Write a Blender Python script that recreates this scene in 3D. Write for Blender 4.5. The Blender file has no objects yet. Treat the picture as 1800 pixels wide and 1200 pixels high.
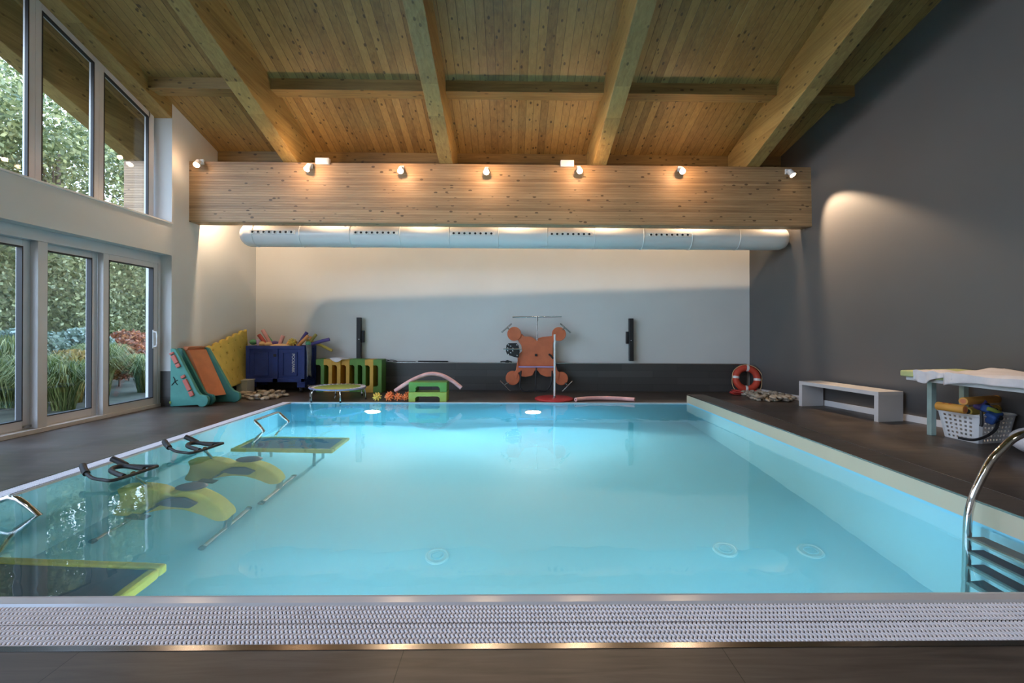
import bpy, bmesh, math, random
from mathutils import Matrix, Vector
sc = bpy.context.scene
R = math.radians

# ------------------------------------------------------------------ camera
cd = bpy.data.cameras.new('camera'); cam = bpy.data.objects.new('camera', cd)
sc.collection.objects.link(cam); sc.camera = cam
cd.sensor_width = 36.0; cd.lens = 16.0
cd.shift_x = -9/1800; cd.shift_y = -20/1800; cd.clip_start = 0.05
cam.matrix_world = Matrix.Translation((0, 0, 1.2)) @ Matrix.Rotation(-.0147, 4, 'Z') @ Matrix.Rotation(R(90), 4, 'X') @ Matrix.Rotation(.0041, 4, 'Z')

# ------------------------------------------------------------------ colour management, sampling behaviour
sc.view_settings.view_transform = 'Standard'; sc.view_settings.look = 'None'
sc.view_settings.exposure = 0.0; sc.view_settings.gamma = 1.0; sc.view_settings.use_curve_mapping = False
cy = sc.cycles
cy.use_denoising = True; cy.max_bounces = 12; cy.diffuse_bounces = 6; cy.glossy_bounces = 5
cy.transmission_bounces = 8; cy.transparent_max_bounces = 24; cy.sample_clamp_indirect = 6; cy.blur_glossy = .5
cy.caustics_refractive = True; cy.caustics_reflective = False

# ------------------------------------------------------------------ sky
w = bpy.data.worlds.new('sky'); sc.world = w; w.use_nodes = True
nt = w.node_tree; bg = nt.nodes['Background']
tc = nt.nodes.new('ShaderNodeTexCoord'); sep = nt.nodes.new('ShaderNodeSeparateXYZ')
cr = nt.nodes.new('ShaderNodeValToRGB')
cr.color_ramp.elements[0].position = .0; cr.color_ramp.elements[0].color = (.92, 1.02, 1.25, 1)
cr.color_ramp.elements[1].position = .7; cr.color_ramp.elements[1].color = (.42, .62, 1, 1)
nt.links.new(tc.outputs['Generated'], sep.inputs[0]); nt.links.new(sep.outputs['Z'], cr.inputs[0])
nt.links.new(cr.outputs[0], bg.inputs[0]); bg.inputs[1].default_value = 8.5

def light(name, kind, loc, energy, color, aim=None, **kw):
    ld = bpy.data.lights.new(name, kind); ld.energy = energy; ld.color = color
    for k, v in kw.items(): setattr(ld, k, v)
    o = bpy.data.objects.new(name, ld); sc.collection.objects.link(o); o.location = loc
    if aim is not None:
        o.rotation_euler = (Vector(aim)-Vector(loc)).to_track_quat('-Z', 'Y').to_euler()
    return o
# daylight portals in the glazing
for (y0, y1, z0, z1) in ((-2.6, 7.1, 0.1, 2.2), (-2.6, 7.0, 2.9, 6.2)):
    p = light('window_portal', 'AREA', (-5.62, (y0+y1)/2, (z0+z1)/2), 1, (1, 1, 1), (5, (y0+y1)/2, (z0+z1)/2),
              shape='RECTANGLE', size=y1-y0, size_y=z1-z0)
    p.rotation_euler = (R(90), 0, R(-90)); p.data.cycles.is_portal = True
WARM = (1.0, .72, .47)
# ceiling lamps in the part of the hall behind the camera
for x in (-2.5, 1.0, 4.0):
    light('rear_hall_lamp', 'AREA', (x, -1.5, 4.6), 30, (1, .86, .7), (x, 1.2, 0), shape='DISK', size=.5)
# underwater lamps: two in the far wall, two in the near wall
UW = [((-2.255, 7.47, -.72), (-2.1, 4.5, -1.6)), ((.378, 7.47, -.72), (.378, 4.5, -1.6)),
      ((-1.05, 2.14, -.72), (-1.05, 5, -1.5)), ((1.45, 2.14, -.72), (1.45, 5, -1.5))]
for i, (l, a) in enumerate(UW):
    s_ = -1 if l[1] > 5 else 1
    light('underwater_lamp', 'SPOT', (l[0], l[1]+s_*.03, l[2]), 500 if l[1] > 5 else 165, (.50, .86, 1.10), (l[0], l[1]+s_*5, l[2]-.5), spot_size=R(156), spot_blend=.25, shadow_soft_size=.06)
# spotlight lamps on the front and on the back of the big beam: (position, aim, power)
FRONT = [((-5.02, 7.36, 3.85), (-4.6, 4.2, 0)), ((-3.265, 7.36, 3.80), (-4.2, 5.2, 0)), ((-1.78, 7.36, 3.775), (-1.2, 3.4, 0)),
         ((-.40, 7.36, 3.77), (-.2, 3.2, 0)), ((1.11, 7.36, 3.80), (.9, 3.2, 0)), ((2.78, 7.36, 3.81), (2.2, 3.0, 0)),
         ((4.57, 7.36, 3.78), (5.4, 6.0, 1.35))]
BACK = [(-4.78, 7.77, 3.40), (-3.1, 7.77, 3.40), (-1.5, 7.77, 3.40), (.05, 7.77, 3.40), (1.6, 7.77, 3.40), (3.1, 7.77, 3.40), (4.70, 7.77, 3.40)]
for i, (l, a) in enumerate(FRONT):
    l = Vector(l); a = Vector(a); d = (a-l).normalized()
    light('spotlight_bulb', 'SPOT', l+d*.075, 85 if i != 6 else 380, WARM, a, spot_size=R(75 if i != 6 else 62), spot_blend=.6 if i != 6 else .5, shadow_soft_size=.02)
    if i != 6: light('added_spill_fill', 'POINT', l+Vector((0, -.22, .0)), 16 if i else 3, (1, .60, .33), shadow_soft_size=.03)  # added bare point without a fixture, standing in for light leaking onto the ceiling
for l in BACK:
    l = Vector(l)
    light('back_spotlight_bulb', 'SPOT', l+Vector((0, .0, -.075)), 80 if l.x < -4.5 else 34, WARM, l+Vector((0, .5, -1)), spot_size=R(150), spot_blend=.3, shadow_soft_size=.02)

# ------------------------------------------------------------------ materials
M = {}
def mat(name, col=(.8, .8, .8), rough=.5, metal=0., **kw):
    m = bpy.data.materials.new(name); m.use_nodes = True
    b = m.node_tree.nodes['Principled BSDF']
    b.inputs['Base Color'].default_value = (*col, 1); b.inputs['Roughness'].default_value = rough
    b.inputs['Metallic'].default_value = metal
    for k, v in kw.items():
        if k in b.inputs: b.inputs[k].default_value = v
    M[name] = m; return m
def N(m, t, **kw):
    n = m.node_tree.nodes.new(t)
    for k, v in kw.items(): setattr(n, k, v)
    return n
def L(m, a, b): m.node_tree.links.new(a, b)
def math_(m, op, a, b=None, c=None):
    n = N(m, 'ShaderNodeMath', operation=op)
    for i, v in enumerate((a, b, c)):
        if v is None: continue
        if isinstance(v, (int, float)): n.inputs[i].default_value = v
        else: L(m, v, n.inputs[i])
    return n.outputs[0]
def mixc(m, fac, a, b, mode='MIX'):
    n = N(m, 'ShaderNodeMix', data_type='RGBA', blend_type=mode)
    for k, v in ((0, fac), (6, a), (7, b)):
        if isinstance(v, (int, float)): n.inputs[k].default_value = v
        elif isinstance(v, tuple): n.inputs[k].default_value = (*v, 1)
        else: L(m, v, n.inputs[k])
    return n.outputs[2]
def pos(m, scale=(1, 1, 1), off=(0, 0, 0)):
    g = N(m, 'ShaderNodeNewGeometry'); mp = N(m, 'ShaderNodeMapping')
    mp.inputs['Scale'].default_value = scale; mp.inputs['Location'].default_value = off
    L(m, g.outputs['Position'], mp.inputs['Vector']); return mp.outputs[0]
def noise(m, vec, scale=1, detail=3, rough=.5, dist=0):
    n = N(m, 'ShaderNodeTexNoise'); n.inputs['Scale'].default_value = scale; n.inputs['Detail'].default_value = detail
    n.inputs['Roughness'].default_value = rough; n.inputs['Distortion'].default_value = dist
    L(m, vec, n.inputs['Vector']); return n.outputs['Fac']
def ramp(m, fac, stops):
    n = N(m, 'ShaderNodeValToRGB'); e = n.color_ramp.elements
    while len(e) < len(stops): e.new(.5)
    for s, (p, c) in zip(e, stops): s.position = p; s.color = (*c, 1) if len(c) == 3 else c
    L(m, fac, n.inputs[0]); return n.outputs[0]
def bump(m, h, strength=.2, dist=.01):
    n = N(m, 'ShaderNodeBump'); n.inputs['Strength'].default_value = strength; n.inputs['Distance'].default_value = dist
    L(m, h, n.inputs['Height']); L(m, n.outputs[0], m.node_tree.nodes['Principled BSDF'].inputs['Normal'])
def bsdf(m): return m.node_tree.nodes['Principled BSDF']
def varied(name, col, rough=.5, amt=.12, scale=6, metal=0, bmp=0, **kw):
    m = mat(name, col, rough, metal, **kw)
    f = noise(m, pos(m), scale, 4)
    lo = tuple(c*(1-amt) for c in col); hi = tuple(min(1, c*(1+amt)) for c in col)
    L(m, ramp(m, f, [(.3, lo), (.7, hi)]), bsdf(m).inputs['Base Color'])
    if bmp: bump(m, noise(m, pos(m), scale*12, 3), bmp, .004)
    return m
def wood(name, dark, light_, along, board, bw, knot=1.0, groove=True, rough=.5):
    """along: axis 0/1/2 of the grain; board: axis across which boards or lamellas of width bw lie side by side"""
    m = mat(name, light_, rough)
    g = N(m, 'ShaderNodeNewGeometry'); s = N(m, 'ShaderNodeSeparateXYZ'); L(m, g.outputs['Position'], s.inputs[0])
    q = math_(m, 'MULTIPLY', s.outputs[board], 1/bw); idx = math_(m, 'FLOOR', q); fr = math_(m, 'FRACT', q)
    wn = N(m, 'ShaderNodeTexWhiteNoise', noise_dimensions='1D'); L(m, idx, wn.inputs['W'])
    sv = [16., 16., 16.]; sv[along] = 1.1
    p = pos(m, tuple(sv)); off = N(m, 'ShaderNodeCombineXYZ'); L(m, math_(m, 'MULTIPLY', wn.outputs[0], 37.), off.inputs[along])
    va = N(m, 'ShaderNodeVectorMath', operation='ADD'); L(m, p, va.inputs[0]); L(m, off.outputs[0], va.inputs[1])
    n1 = noise(m, va.outputs[0], 1.6, 5, .6, .6)
    sv2 = [2.2]*3; sv2[along] = .7; n2 = noise(m, pos(m, tuple(sv2)), 1, 2)
    f = math_(m, 'ADD', math_(m, 'MULTIPLY', n1, .55), math_(m, 'MULTIPLY', wn.outputs[0], .26))
    f = math_(m, 'ADD', f, math_(m, 'MULTIPLY', n2, .2))
    c = ramp(m, f, [(.26, dark), (.66, light_)])
    # knots
    ks = [9.5, 9.5, 9.5]; ks[along] = 5.2
    v = N(m, 'ShaderNodeTexVoronoi'); v.inputs['Scale'].default_value = 1.; v.inputs['Randomness'].default_value = 1.
    va2 = N(m, 'ShaderNodeVectorMath', operation='ADD'); L(m, pos(m, tuple(ks)), va2.inputs[0]); L(m, off.outputs[0], va2.inputs[1])
    L(m, va2.outputs[0], v.inputs['Vector'])
    k = ramp(m, v.outputs['Distance'], [(.125, (1, 1, 1)), (.18, (0, 0, 0))])
    k = math_(m, 'MULTIPLY', k, knot*.85)
    c = mixc(m, k, c, tuple(x*.22 for x in dark))
    if groove:
        e = ramp(m, fr, [(.03, (1, 1, 1)), (.09, (0, 0, 0))])
        c = mixc(m, math_(m, 'MULTIPLY', e, .75), c, tuple(x*.35 for x in dark))
        bump(m, math_(m, 'SUBTRACT', 1, e), .6, .004)
    L(m, c, bsdf(m).inputs['Base Color']); return m
def emis(name, col, s):
    m = bpy.data.materials.new(name); m.use_nodes = True; t = m.node_tree
    t.nodes.remove(t.nodes['Principled BSDF']); e = t.nodes.new('ShaderNodeEmission')
    e.inputs[0].default_value = (*col, 1); e.inputs[1].default_value = s
    t.links.new(e.outputs[0], t.nodes['Material Output'].inputs[0]); M[name] = m; return m

wood('ceiling_boards', (.15, .082, .024), (.36, .22, .068), 1, 0, .115, 1)
wood('beam_wood', (.17, .10, .030), (.44, .30, .105), 1, 2, .17, .8, groove=False)
wood('purlin_wood', (.13, .075, .024), (.36, .235, .082), 0, 2, .2, .9, groove=False)
wood('glulam_wood', (.22, .125, .058), (.47, .30, .155), 0, 2, .04, .9)
wood('soffit_wood', (.13, .07, .035), (.24, .14, .075), 1, 0, .115, .6)
varied('white_wall', (.66, .66, .645), .75, .03, 1.2)
varied('grey_wall', (.104, .098, .095), .55, .05, .8)
varied('white_paint', (.74, .74, .75), .4, .03, 3)
varied('white_plastic', (.78, .78, .79), .35, .03, 5)
varied('alu_white', (.60, .60, .61), .3, .03, 4)
mat('rubber', (.012, .012, .014), .6)
varied('black_plastic', (.008, .008, .009), .6, .2, 9)
mat('profile_steel', (.15, .145, .14), .22, 1.)
mat('chrome', (.72, .71, .70), .08, 1.)
mat('steel', (.42, .41, .40), .25, 1.)
varied('duct_white', (.78, .77, .75), .25, .03, 2)
mat('duct_hole', (.02, .02, .02), .7)
# floor: large dark wood-grain tiles
m = mat('floor_tile', (.08, .07, .06), .38); bsdf(m).inputs['Specular IOR Level'].default_value = .32
br = N(m, 'ShaderNodeTexBrick'); br.offset = .37; br.inputs['Scale'].default_value = 1
for k, v in (('Brick Width', 1.2), ('Row Height', .6), ('Mortar Size', .0016), ('Mortar Smooth', .1)): br.inputs[k].default_value = v
br.inputs['Color1'].default_value = (.8, .8, .8, 1); br.inputs['Color2'].default_value = (1, 1, 1, 1); br.inputs['Mortar'].default_value = (.25, .25, .25, 1)
L(m, pos(m, (1, 1, 1), (1.15, .0, 0)), br.inputs['Vector'])
st = noise(m, pos(m, (1.6, 22, 1)), 1, 5, .62, .8); cl = noise(m, pos(m), 1.4, 4)
f = math_(m, 'ADD', math_(m, 'MULTIPLY', st, .5), math_(m, 'MULTIPLY', cl, .5))
c = ramp(m, f, [(.36, (.045, .035, .029)), (.62, (.108, .088, .074))])
L(m, mixc(m, 1., c, br.outputs['Color'], 'MULTIPLY'), bsdf(m).inputs['Base Color'])
L(m, ramp(m, cl, [(.3, (.3, .3, .3)), (.7, (.5, .5, .5))]), bsdf(m).inputs['Roughness'])
bump(m, math_(m, 'ADD', st, br.outputs['Fac']), .12, .003)
# dark wall tiles
m = mat('wall_tile', (.05, .05, .05), .4)
br = N(m, 'ShaderNodeTexBrick'); br.offset = .43; br.inputs['Scale'].default_value = 1
for k, v in (('Brick Width', 1.1), ('Row Height', .135), ('Mortar Size', .002), ('Mortar Smooth', .1)): br.inputs[k].default_value = v
br.inputs['Color1'].default_value = (.05, .048, .047, 1); br.inputs['Color2'].default_value = (.078, .075, .073, 1); br.inputs['Mortar'].default_value = (.02, .02, .02, 1)
mp = N(m, 'ShaderNodeMapping'); mp.inputs['Rotation'].default_value = (R(-90), 0, 0)
g = N(m, 'ShaderNodeNewGeometry'); L(m, g.outputs['Position'], mp.inputs['Vector']); L(m, mp.outputs[0], br.inputs['Vector'])
L(m, br.outputs['Color'], bsdf(m).inputs['Base Color']); bump(m, noise(m, pos(m, (3, 3, 30)), 1, 3), .1, .003)
# pool liner, water, glass
varied('pool_liner', (.22, .61, .83), .55, .03, .7)
varied('pool_curb_face', (.50, .47, .36), .5, .05, 2)
m = bpy.data.materials.new('pool_water'); m.use_nodes = True; M['pool_water'] = m
t = m.node_tree; t.nodes.remove(t.nodes['Principled BSDF'])
gl = N(m, 'ShaderNodeBsdfGlass'); gl.inputs['IOR'].default_value = 1.333; gl.inputs['Roughness'].default_value = 0; gl.inputs['Color'].default_value = (.90, .985, .995, 1)
bp = N(m, 'ShaderNodeBump'); bp.inputs['Strength'].default_value = .10; bp.inputs['Distance'].default_value = .02
L(m, noise(m, pos(m, (1, 1, 1)), 3.2, 2), bp.inputs['Height']); L(m, bp.outputs[0], gl.inputs['Normal'])
vs_ = N(m, 'ShaderNodeVolumeScatter'); vs_.inputs['Color'].default_value = (.12, .66, .99, 1); vs_.inputs['Density'].default_value = .32
L(m, vs_.outputs[0], t.nodes['Material Output'].inputs['Volume']); L(m, gl.outputs[0], t.nodes['Material Output'].inputs[0])
m = bpy.data.materials.new('window_glass'); m.use_nodes = True; M['window_glass'] = m
t = m.node_tree; t.nodes.remove(t.nodes['Principled BSDF'])
tr = N(m, 'ShaderNodeBsdfTransparent'); tr.inputs[0].default_value = (.93, .96, .95, 1); gs = N(m, 'ShaderNodeBsdfGlossy'); gs.inputs['Roughness'].default_value = .0
fr = N(m, 'ShaderNodeFresnel'); gb = N(m, 'ShaderNodeNewGeometry')
L(m, math_(m, 'ADD', 1.5, math_(m, 'MULTIPLY', gb.outputs['Backfacing'], 1/1.5-1.5)), fr.inputs[0]); mx = N(m, 'ShaderNodeMixShader')
L(m, fr.outputs[0], mx.inputs[0]); L(m, tr.outputs[0], mx.inputs[1]); L(m, gs.outputs[0], mx.inputs[2]); L(m, mx.outputs[0], t.nodes['Material Output'].inputs[0])
emis('lamp_glow', (1, .74, .46), 40); emis('underwater_glow', (.85, .98, 1), 30)
emis('lamp_glow_dim', (1, .74, .46), 25)
# foam and toy colours
for n, c_ in dict(teal=(.075, .30, .25), teal_dark=(.05, .21, .175), coral=(.62, .16, .12), orange=(.62, .19, .07), yellow=(.58, .42, .08),
                  foam_green=(.095, .22, .035), lime=(.30, .36, .06), foam_yellow=(.60, .33, .045), pink=(.68, .34, .33), crate_blue=(.018, .04, .20),
                  noodle_red=(.42, .07, .06), noodle_orange=(.85, .36, .12), noodle_violet=(.10, .07, .26), noodle_olive=(.38, .30, .06), mint=(.12, .38, .2),
                  lilac=(.42, .32, .55), cream=(.78, .50, .25), star_yellow=(.80, .60, .12), star_orange=(.78, .20, .06), board_orange=(.58, .14, .055),
                  ring_red=(.55, .06, .03), rope_red=(.55, .05, .04), toy_orange=(.70, .33, .06), toy_blue=(.025, .08, .28), pad_green=(.50, .54, .24), disc_red=(.33, .015, .02),
                  bike_yellow=(.44, .45, .06), tramp_green=(.34, .42, .08)).items():
    varied(n, c_, .6, .10, 7, bmp=.15)
varied('cloth_white', (.72, .68, .70), .9, .05, 14, bmp=.3)
varied('cloth_grey', (.30, .31, .34), .9, .2, 12, bmp=.3)
varied('bench_white', (.62, .60, .60), .45, .02, 2)
varied('baseboard_white', (.72, .70, .70), .4, .03, 3)
varied('grating_white', (.70, .70, .77), .4, .04, 9)
mat('gutter_dark', (.02, .02, .025), .6)
varied('rim_grey', (.50, .50, .53), .18, .03, 5)
varied('panel_dark', (.075, .08, .12), .5, .1, 5)
mat('fog_plastic', (.62, .64, .58), .35, 0, **{'Alpha': .75})
varied('leg_glass', (.30, .42, .40), .25, .1, 6)
varied('tramp_rim', (.22, .22, .34), .4, .1, 8)
varied('speaker_black', (.012, .013, .018), .35, .2, 9)
varied('inlet_pale', (.34, .66, .80), .5, .03, 3)
mat('white_print', (.8, .8, .82), .6)
mat('black_print', (.01, .03, .03), .6)
# stones, ground, greenery
m = mat('pebble', (.4, .35, .3), .7)
oi = N(m, 'ShaderNodeObjectInfo'); c = ramp(m, oi.outputs['Random'], [(.0, (.26, .21, .16)), (.5, (.44, .38, .30)), (1, (.60, .54, .44))])
L(m, mixc(m, .5, c, ramp(m, noise(m, pos(m), 30, 4), [(.3, (.5, .5, .5)), (.7, (1, 1, 1))]), 'MULTIPLY'), bsdf(m).inputs['Base Color'])
varied('ground_soil', (.05, .05, .03), .95, .4, 4)
varied('bark', (.09, .065, .045), .9, .3, 9)
varied('pillar_render', (.60, .50, .44), .85, .05, 3)
def leafmat(name, a, b, c2):
    m = mat(name, b, .5); g = N(m, 'ShaderNodeNewGeometry')
    col = ramp(m, g.outputs['Random Per Island'], [(.0, a), (.55, b), (1., c2)]); L(m, col, bsdf(m).inputs['Base Color'])
    t = m.node_tree; tl = N(m, 'ShaderNodeBsdfTranslucent'); L(m, col, tl.inputs[0]); mx = N(m, 'ShaderNodeMixShader'); mx.inputs[0].default_value = .35
    L(m, bsdf(m).outputs[0], mx.inputs[1]); L(m, tl.outputs[0], mx.inputs[2]); L(m, mx.outputs[0], t.nodes['Material Output'].inputs[0])
leafmat('leaf_hedge', (.06, .08, .03), (.16, .18, .07), (.38, .40, .20))
leafmat('leaf_tree', (.06, .09, .03), (.18, .20, .08), (.42, .42, .18))
leafmat('leaf_grey', (.06, .10, .06), (.16, .22, .15), (.42, .50, .42))
leafmat('leaf_grass', (.05, .08, .02), (.16, .20, .05), (.42, .42, .17))
leafmat('leaf_red', (.10, .05, .02), (.32, .10, .05), (.50, .22, .08))
leafmat('leaf_gold', (.12, .10, .02), (.34, .24, .05), (.5, .34, .1))

# ------------------------------------------------------------------ mesh helpers
class MB:
    def __init__(s): s.v = []; s.f = []; s.smooth = []
    def add(s, vs, fs, sm=False):
        o = len(s.v); s.v += [tuple(v) for v in vs]; s.f += [tuple(i+o for i in f) for f in fs]; s.smooth += [sm]*len(fs); return s
    def box(s, x0, x1, y0, y1, z0, z1):
        return s.hexa([(x0, y0, z0), (x1, y0, z0), (x1, y1, z0), (x0, y1, z0), (x0, y0, z1), (x1, y0, z1), (x1, y1, z1), (x0, y1, z1)])
    def hexa(s, p): return s.add(p, [(0, 3, 2, 1), (4, 5, 6, 7), (0, 1, 5, 4), (1, 2, 6, 5), (2, 3, 7, 6), (3, 0, 4, 7)])
    def obox(s, c, size, rot=(0, 0, 0)):
        m = Matrix.Translation(c) @ (Matrix.Rotation(rot[2], 4, 'Z') @ Matrix.Rotation(rot[1], 4, 'Y') @ Matrix.Rotation(rot[0], 4, 'X'))
        a, b, d = (q/2 for q in size)
        return s.hexa([m @ Vector(p) for p in ((-a, -b, -d), (a, -b, -d), (a, b, -d), (-a, b, -d), (-a, -b, d), (a, -b, d), (a, b, d), (-a, b, d))])
    def prism(s, poly, axis, a0, a1):
        """poly in the two remaining axes (order x,y,z without axis), extruded along axis from a0 to a1"""
        def P(p, a):
            q = list(p); q.insert(axis, a); return q
        n = len(poly); vs = [P(p, a0) for p in poly]+[P(p, a1) for p in poly]
        fs = [tuple(range(n)), tuple(range(2*n-1, n-1, -1))]+[(i, i+n, (i+1) % n+n, (i+1) % n) for i in range(n)]
        return s.add(vs, fs)
    def tube(s, pts, r, seg=10, caps=True, closed=False):
        pts = [Vector(p) for p in pts]; n = len(pts); rr = r if isinstance(r, (list, tuple)) else [r]*n
        vs = []; prev = None
        for i, p in enumerate(pts):
            if closed: t = (pts[(i+1) % n]-pts[i-1]).normalized()
            else: t = (pts[min(i+1, n-1)]-pts[max(i-1, 0)]).normalized()
            if prev is None:
                u = t.orthogonal().normalized()
            else:
                u = prev-t*prev.dot(t); u = u.normalized() if u.length > 1e-6 else t.orthogonal().normalized()
            prev = u; v = t.cross(u)
            for k in range(seg):
                a = 2*math.pi*k/seg; vs.append(p+(u*math.cos(a)+v*math.sin(a))*rr[i])
        fs = []
        for i in range(n if closed else n-1):
            j = (i+1) % n
            for k in range(seg): fs.append((i*seg+k, i*seg+(k+1) % seg, j*seg+(k+1) % seg, j*seg+k))
        if caps and not closed: fs += [tuple(range(seg-1, -1, -1)), tuple((n-1)*seg+k for k in range(seg))]
        return s.add(vs, fs, True)
    def cyl(s, a, b, r, seg=16, r2=None): return s.tube([a, b], [r, r if r2 is None else r2], seg)
    def torus(s, c, Rr, r, normal=(0, 0, 1), seg=40, sub=12, ry=None):
        n = Vector(normal).normalized(); u = n.orthogonal().normalized(); v = n.cross(u)
        return s.tube([Vector(c)+u*math.cos(2*math.pi*i/seg)*Rr+v*math.sin(2*math.pi*i/seg)*(ry or Rr) for i in range(seg)], r, sub, closed=True)
    def ball(s, c, r, seg=14, rings=8, rot=None):
        r = (r, r, r) if isinstance(r, (int, float)) else r; vs = []; c = Vector(c)
        m = rot or Matrix.Identity(3)
        for i in range(1, rings):
            th = math.pi*i/rings
            for k in range(seg):
                a = 2*math.pi*k/seg; vs.append(c+m @ Vector((r[0]*math.sin(th)*math.cos(a), r[1]*math.sin(th)*math.sin(a), r[2]*math.cos(th))))
        top = len(vs); vs += [c+m @ Vector((0, 0, r[2])), c-m @ Vector((0, 0, r[2]))]
        fs = [(top, k, (k+1) % seg) for k in range(seg)]+[(top+1, (rings-2)*seg+(k+1) % seg, (rings-2)*seg+k) for k in range(seg)]
        for i in range(rings-2):
            for k in range(seg): fs.append((i*seg+k, (i+1)*seg+k, (i+1)*seg+(k+1) % seg, i*seg+(k+1) % seg))
        return s.add(vs, fs, True)
    def grid(s, P, nu, nv, sm=True):
        vs = [P(i/nu, j/nv) for j in range(nv+1) for i in range(nu+1)]
        fs = [(j*(nu+1)+i, j*(nu+1)+i+1, (j+1)*(nu+1)+i+1, (j+1)*(nu+1)+i) for j in range(nv) for i in range(nu)]
        return s.add(vs, fs, sm)
    def build(s, name, material, parent=None, bevel=0, segs=2, solid=0, fix=True):
        me = bpy.data.meshes.new(name); me.from_pydata(s.v, [], s.f)
        me.polygons.foreach_set('use_smooth', s.smooth)
        me.materials.append(M[material] if isinstance(material, str) else material)
        if fix and len(s.f) < 40000:
            b = bmesh.new(); b.from_mesh(me); bmesh.ops.recalc_face_normals(b, faces=b.faces); b.to_mesh(me); b.free()
        me.update()
        if any(s.smooth): me.set_sharp_from_angle(angle=R(40))
        o = bpy.data.objects.new(name, me); sc.collection.objects.link(o)
        if parent is not None: attach(o, parent)
        if solid:
            md = o.modifiers.new('solid', 'SOLIDIFY'); md.thickness = solid; md.offset = 0
        if bevel:
            md = o.modifiers.new('bevel', 'BEVEL'); md.width = bevel; md.segments = segs; md.limit_method = 'ANGLE'; md.angle_limit = R(35)
        return o
# geometry is written in world coordinates; a parent Empty sits at the thing's base and its children are shifted back by its matrix
def worldm(o):
    m = Matrix.LocRotScale(o.location, o.rotation_euler, o.scale)
    return (worldm(o.parent) @ m) if o.parent else m
def attach(o, parent):
    inv = worldm(parent).inverted()
    if o.type == 'MESH' and o.matrix_basis == Matrix.Identity(4): o.data.transform(inv)
    else: o.matrix_basis = inv @ o.matrix_basis
    o.parent = parent
def tag(o, label, cat, group=None, kind=None):
    o['label'] = label; o['category'] = cat
    if group: o['group'] = group
    if kind: o['kind'] = kind
    return o
def thing(name, loc, label, cat, group=None, kind=None):
    o = bpy.data.objects.new(name, None); sc.collection.objects.link(o); o.location = loc; o.empty_display_size = .1
    return tag(o, label, cat, group, kind)
def structure(o, label=None, cat=None):
    o['kind'] = 'structure'
    if label: o['label'] = label
    if cat: o['category'] = cat
    return o
def copy_tree(o, parent=None):
    c = o.copy(); sc.collection.objects.link(c)
    if parent: c.parent = parent
    for ch in list(o.children):
        copy_tree(ch, c)
    return c
rnd = random.Random(7)

# ------------------------------------------------------------------ room shell
CE = lambda y: 6.97-.321*y          # underside of the roof boards
BE = lambda y: 6.34-.321*y          # underside of the rafters
def wall_right_x(y, z): return (4.77+.20*(9.0-y))*(1-z/4.7)+(4.745+.14*(9.0-y))*(z/4.7)
def back_y(x): return 9.145-.033*(x-.345)

b = MB()
b.box(-5.6, -3.735, -3, 9.6, -.12, 0); b.box(-3.735, 2.95, 7.56, 9.6, -.12, 0); b.box(-3.735, 2.95, -3, 1.712, -.12, 0)
b.box(3.1, 7.6, -3, 9.6, -.12, 0); b.box(2.95, 3.1, -3, 1.742, -.12, 0); b.box(2.95, 3.1, 7.56, 9.6, -.12, 0)
structure(b.build('floor', 'floor_tile', fix=True), 'dark wood-grain tiled pool deck', 'floor')
b = MB(); b.hexa([(-6.95, -3.2, CE(-3.2)), (7.6, -3.2, CE(-3.2)), (7.6, 9.7, CE(9.7)), (-6.95, 9.7, CE(9.7)),
                  (-6.95, -3.2, CE(-3.2)+.25), (7.6, -3.2, CE(-3.2)+.25), (7.6, 9.7, CE(9.7)+.25), (-6.95, 9.7, CE(9.7)+.25)])
structure(b.build('ceiling', 'ceiling_boards'), 'sloping ceiling of knotty pine boards', 'ceiling')

# left wall: solid part beyond the glazing, spandrel between doors and windows
b = MB()
b.hexa([(-5.6, 7.125, 0), (-5.25, 7.125, 0), (-5.17, 9.5, 0), (-5.6, 9.5, 0), (-5.6, 7.125, CE(7.1)+.1), (-5.25, 7.125, CE(7.1)+.1), (-5.17, 9.5, CE(9.5)+.1), (-5.6, 9.5, CE(9.5)+.1)])
b.box(-5.6, -5.25, -3, 7.125, 2.335, 2.82)
b.box(-5.6, -5.25, -3.2, -2.7, 0, 2.335); b.box(-5.6, -5.25, -3.2, -2.7, 2.82, CE(-2.7))
structure(b.build('wall_left', 'white_wall'), 'white left wall around the glazing', 'wall')
b = MB(); b.box(-5.56, -5.235, 7.118, 7.125, 0, .543)
b.hexa([(-5.25, 7.118, 0), (-5.235, 7.118, 0), (-5.16, 9.3, 0), (-5.175, 9.3, 0), (-5.25, 7.118, .543), (-5.235, 7.118, .543), (-5.16, 9.3, .543), (-5.175, 9.3, .543)])
structure(b.build('trim_1', 'wall_tile'), 'dark tile skirting of the left wall', 'trim')
# sill under the upper windows
b = MB(); b.box(-5.56, -5.235, -2.7, 7.14, 2.82, 2.845)
structure(b.build('trim_2', 'white_paint', bevel=.004), 'white sill under the upper windows', 'trim')

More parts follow.
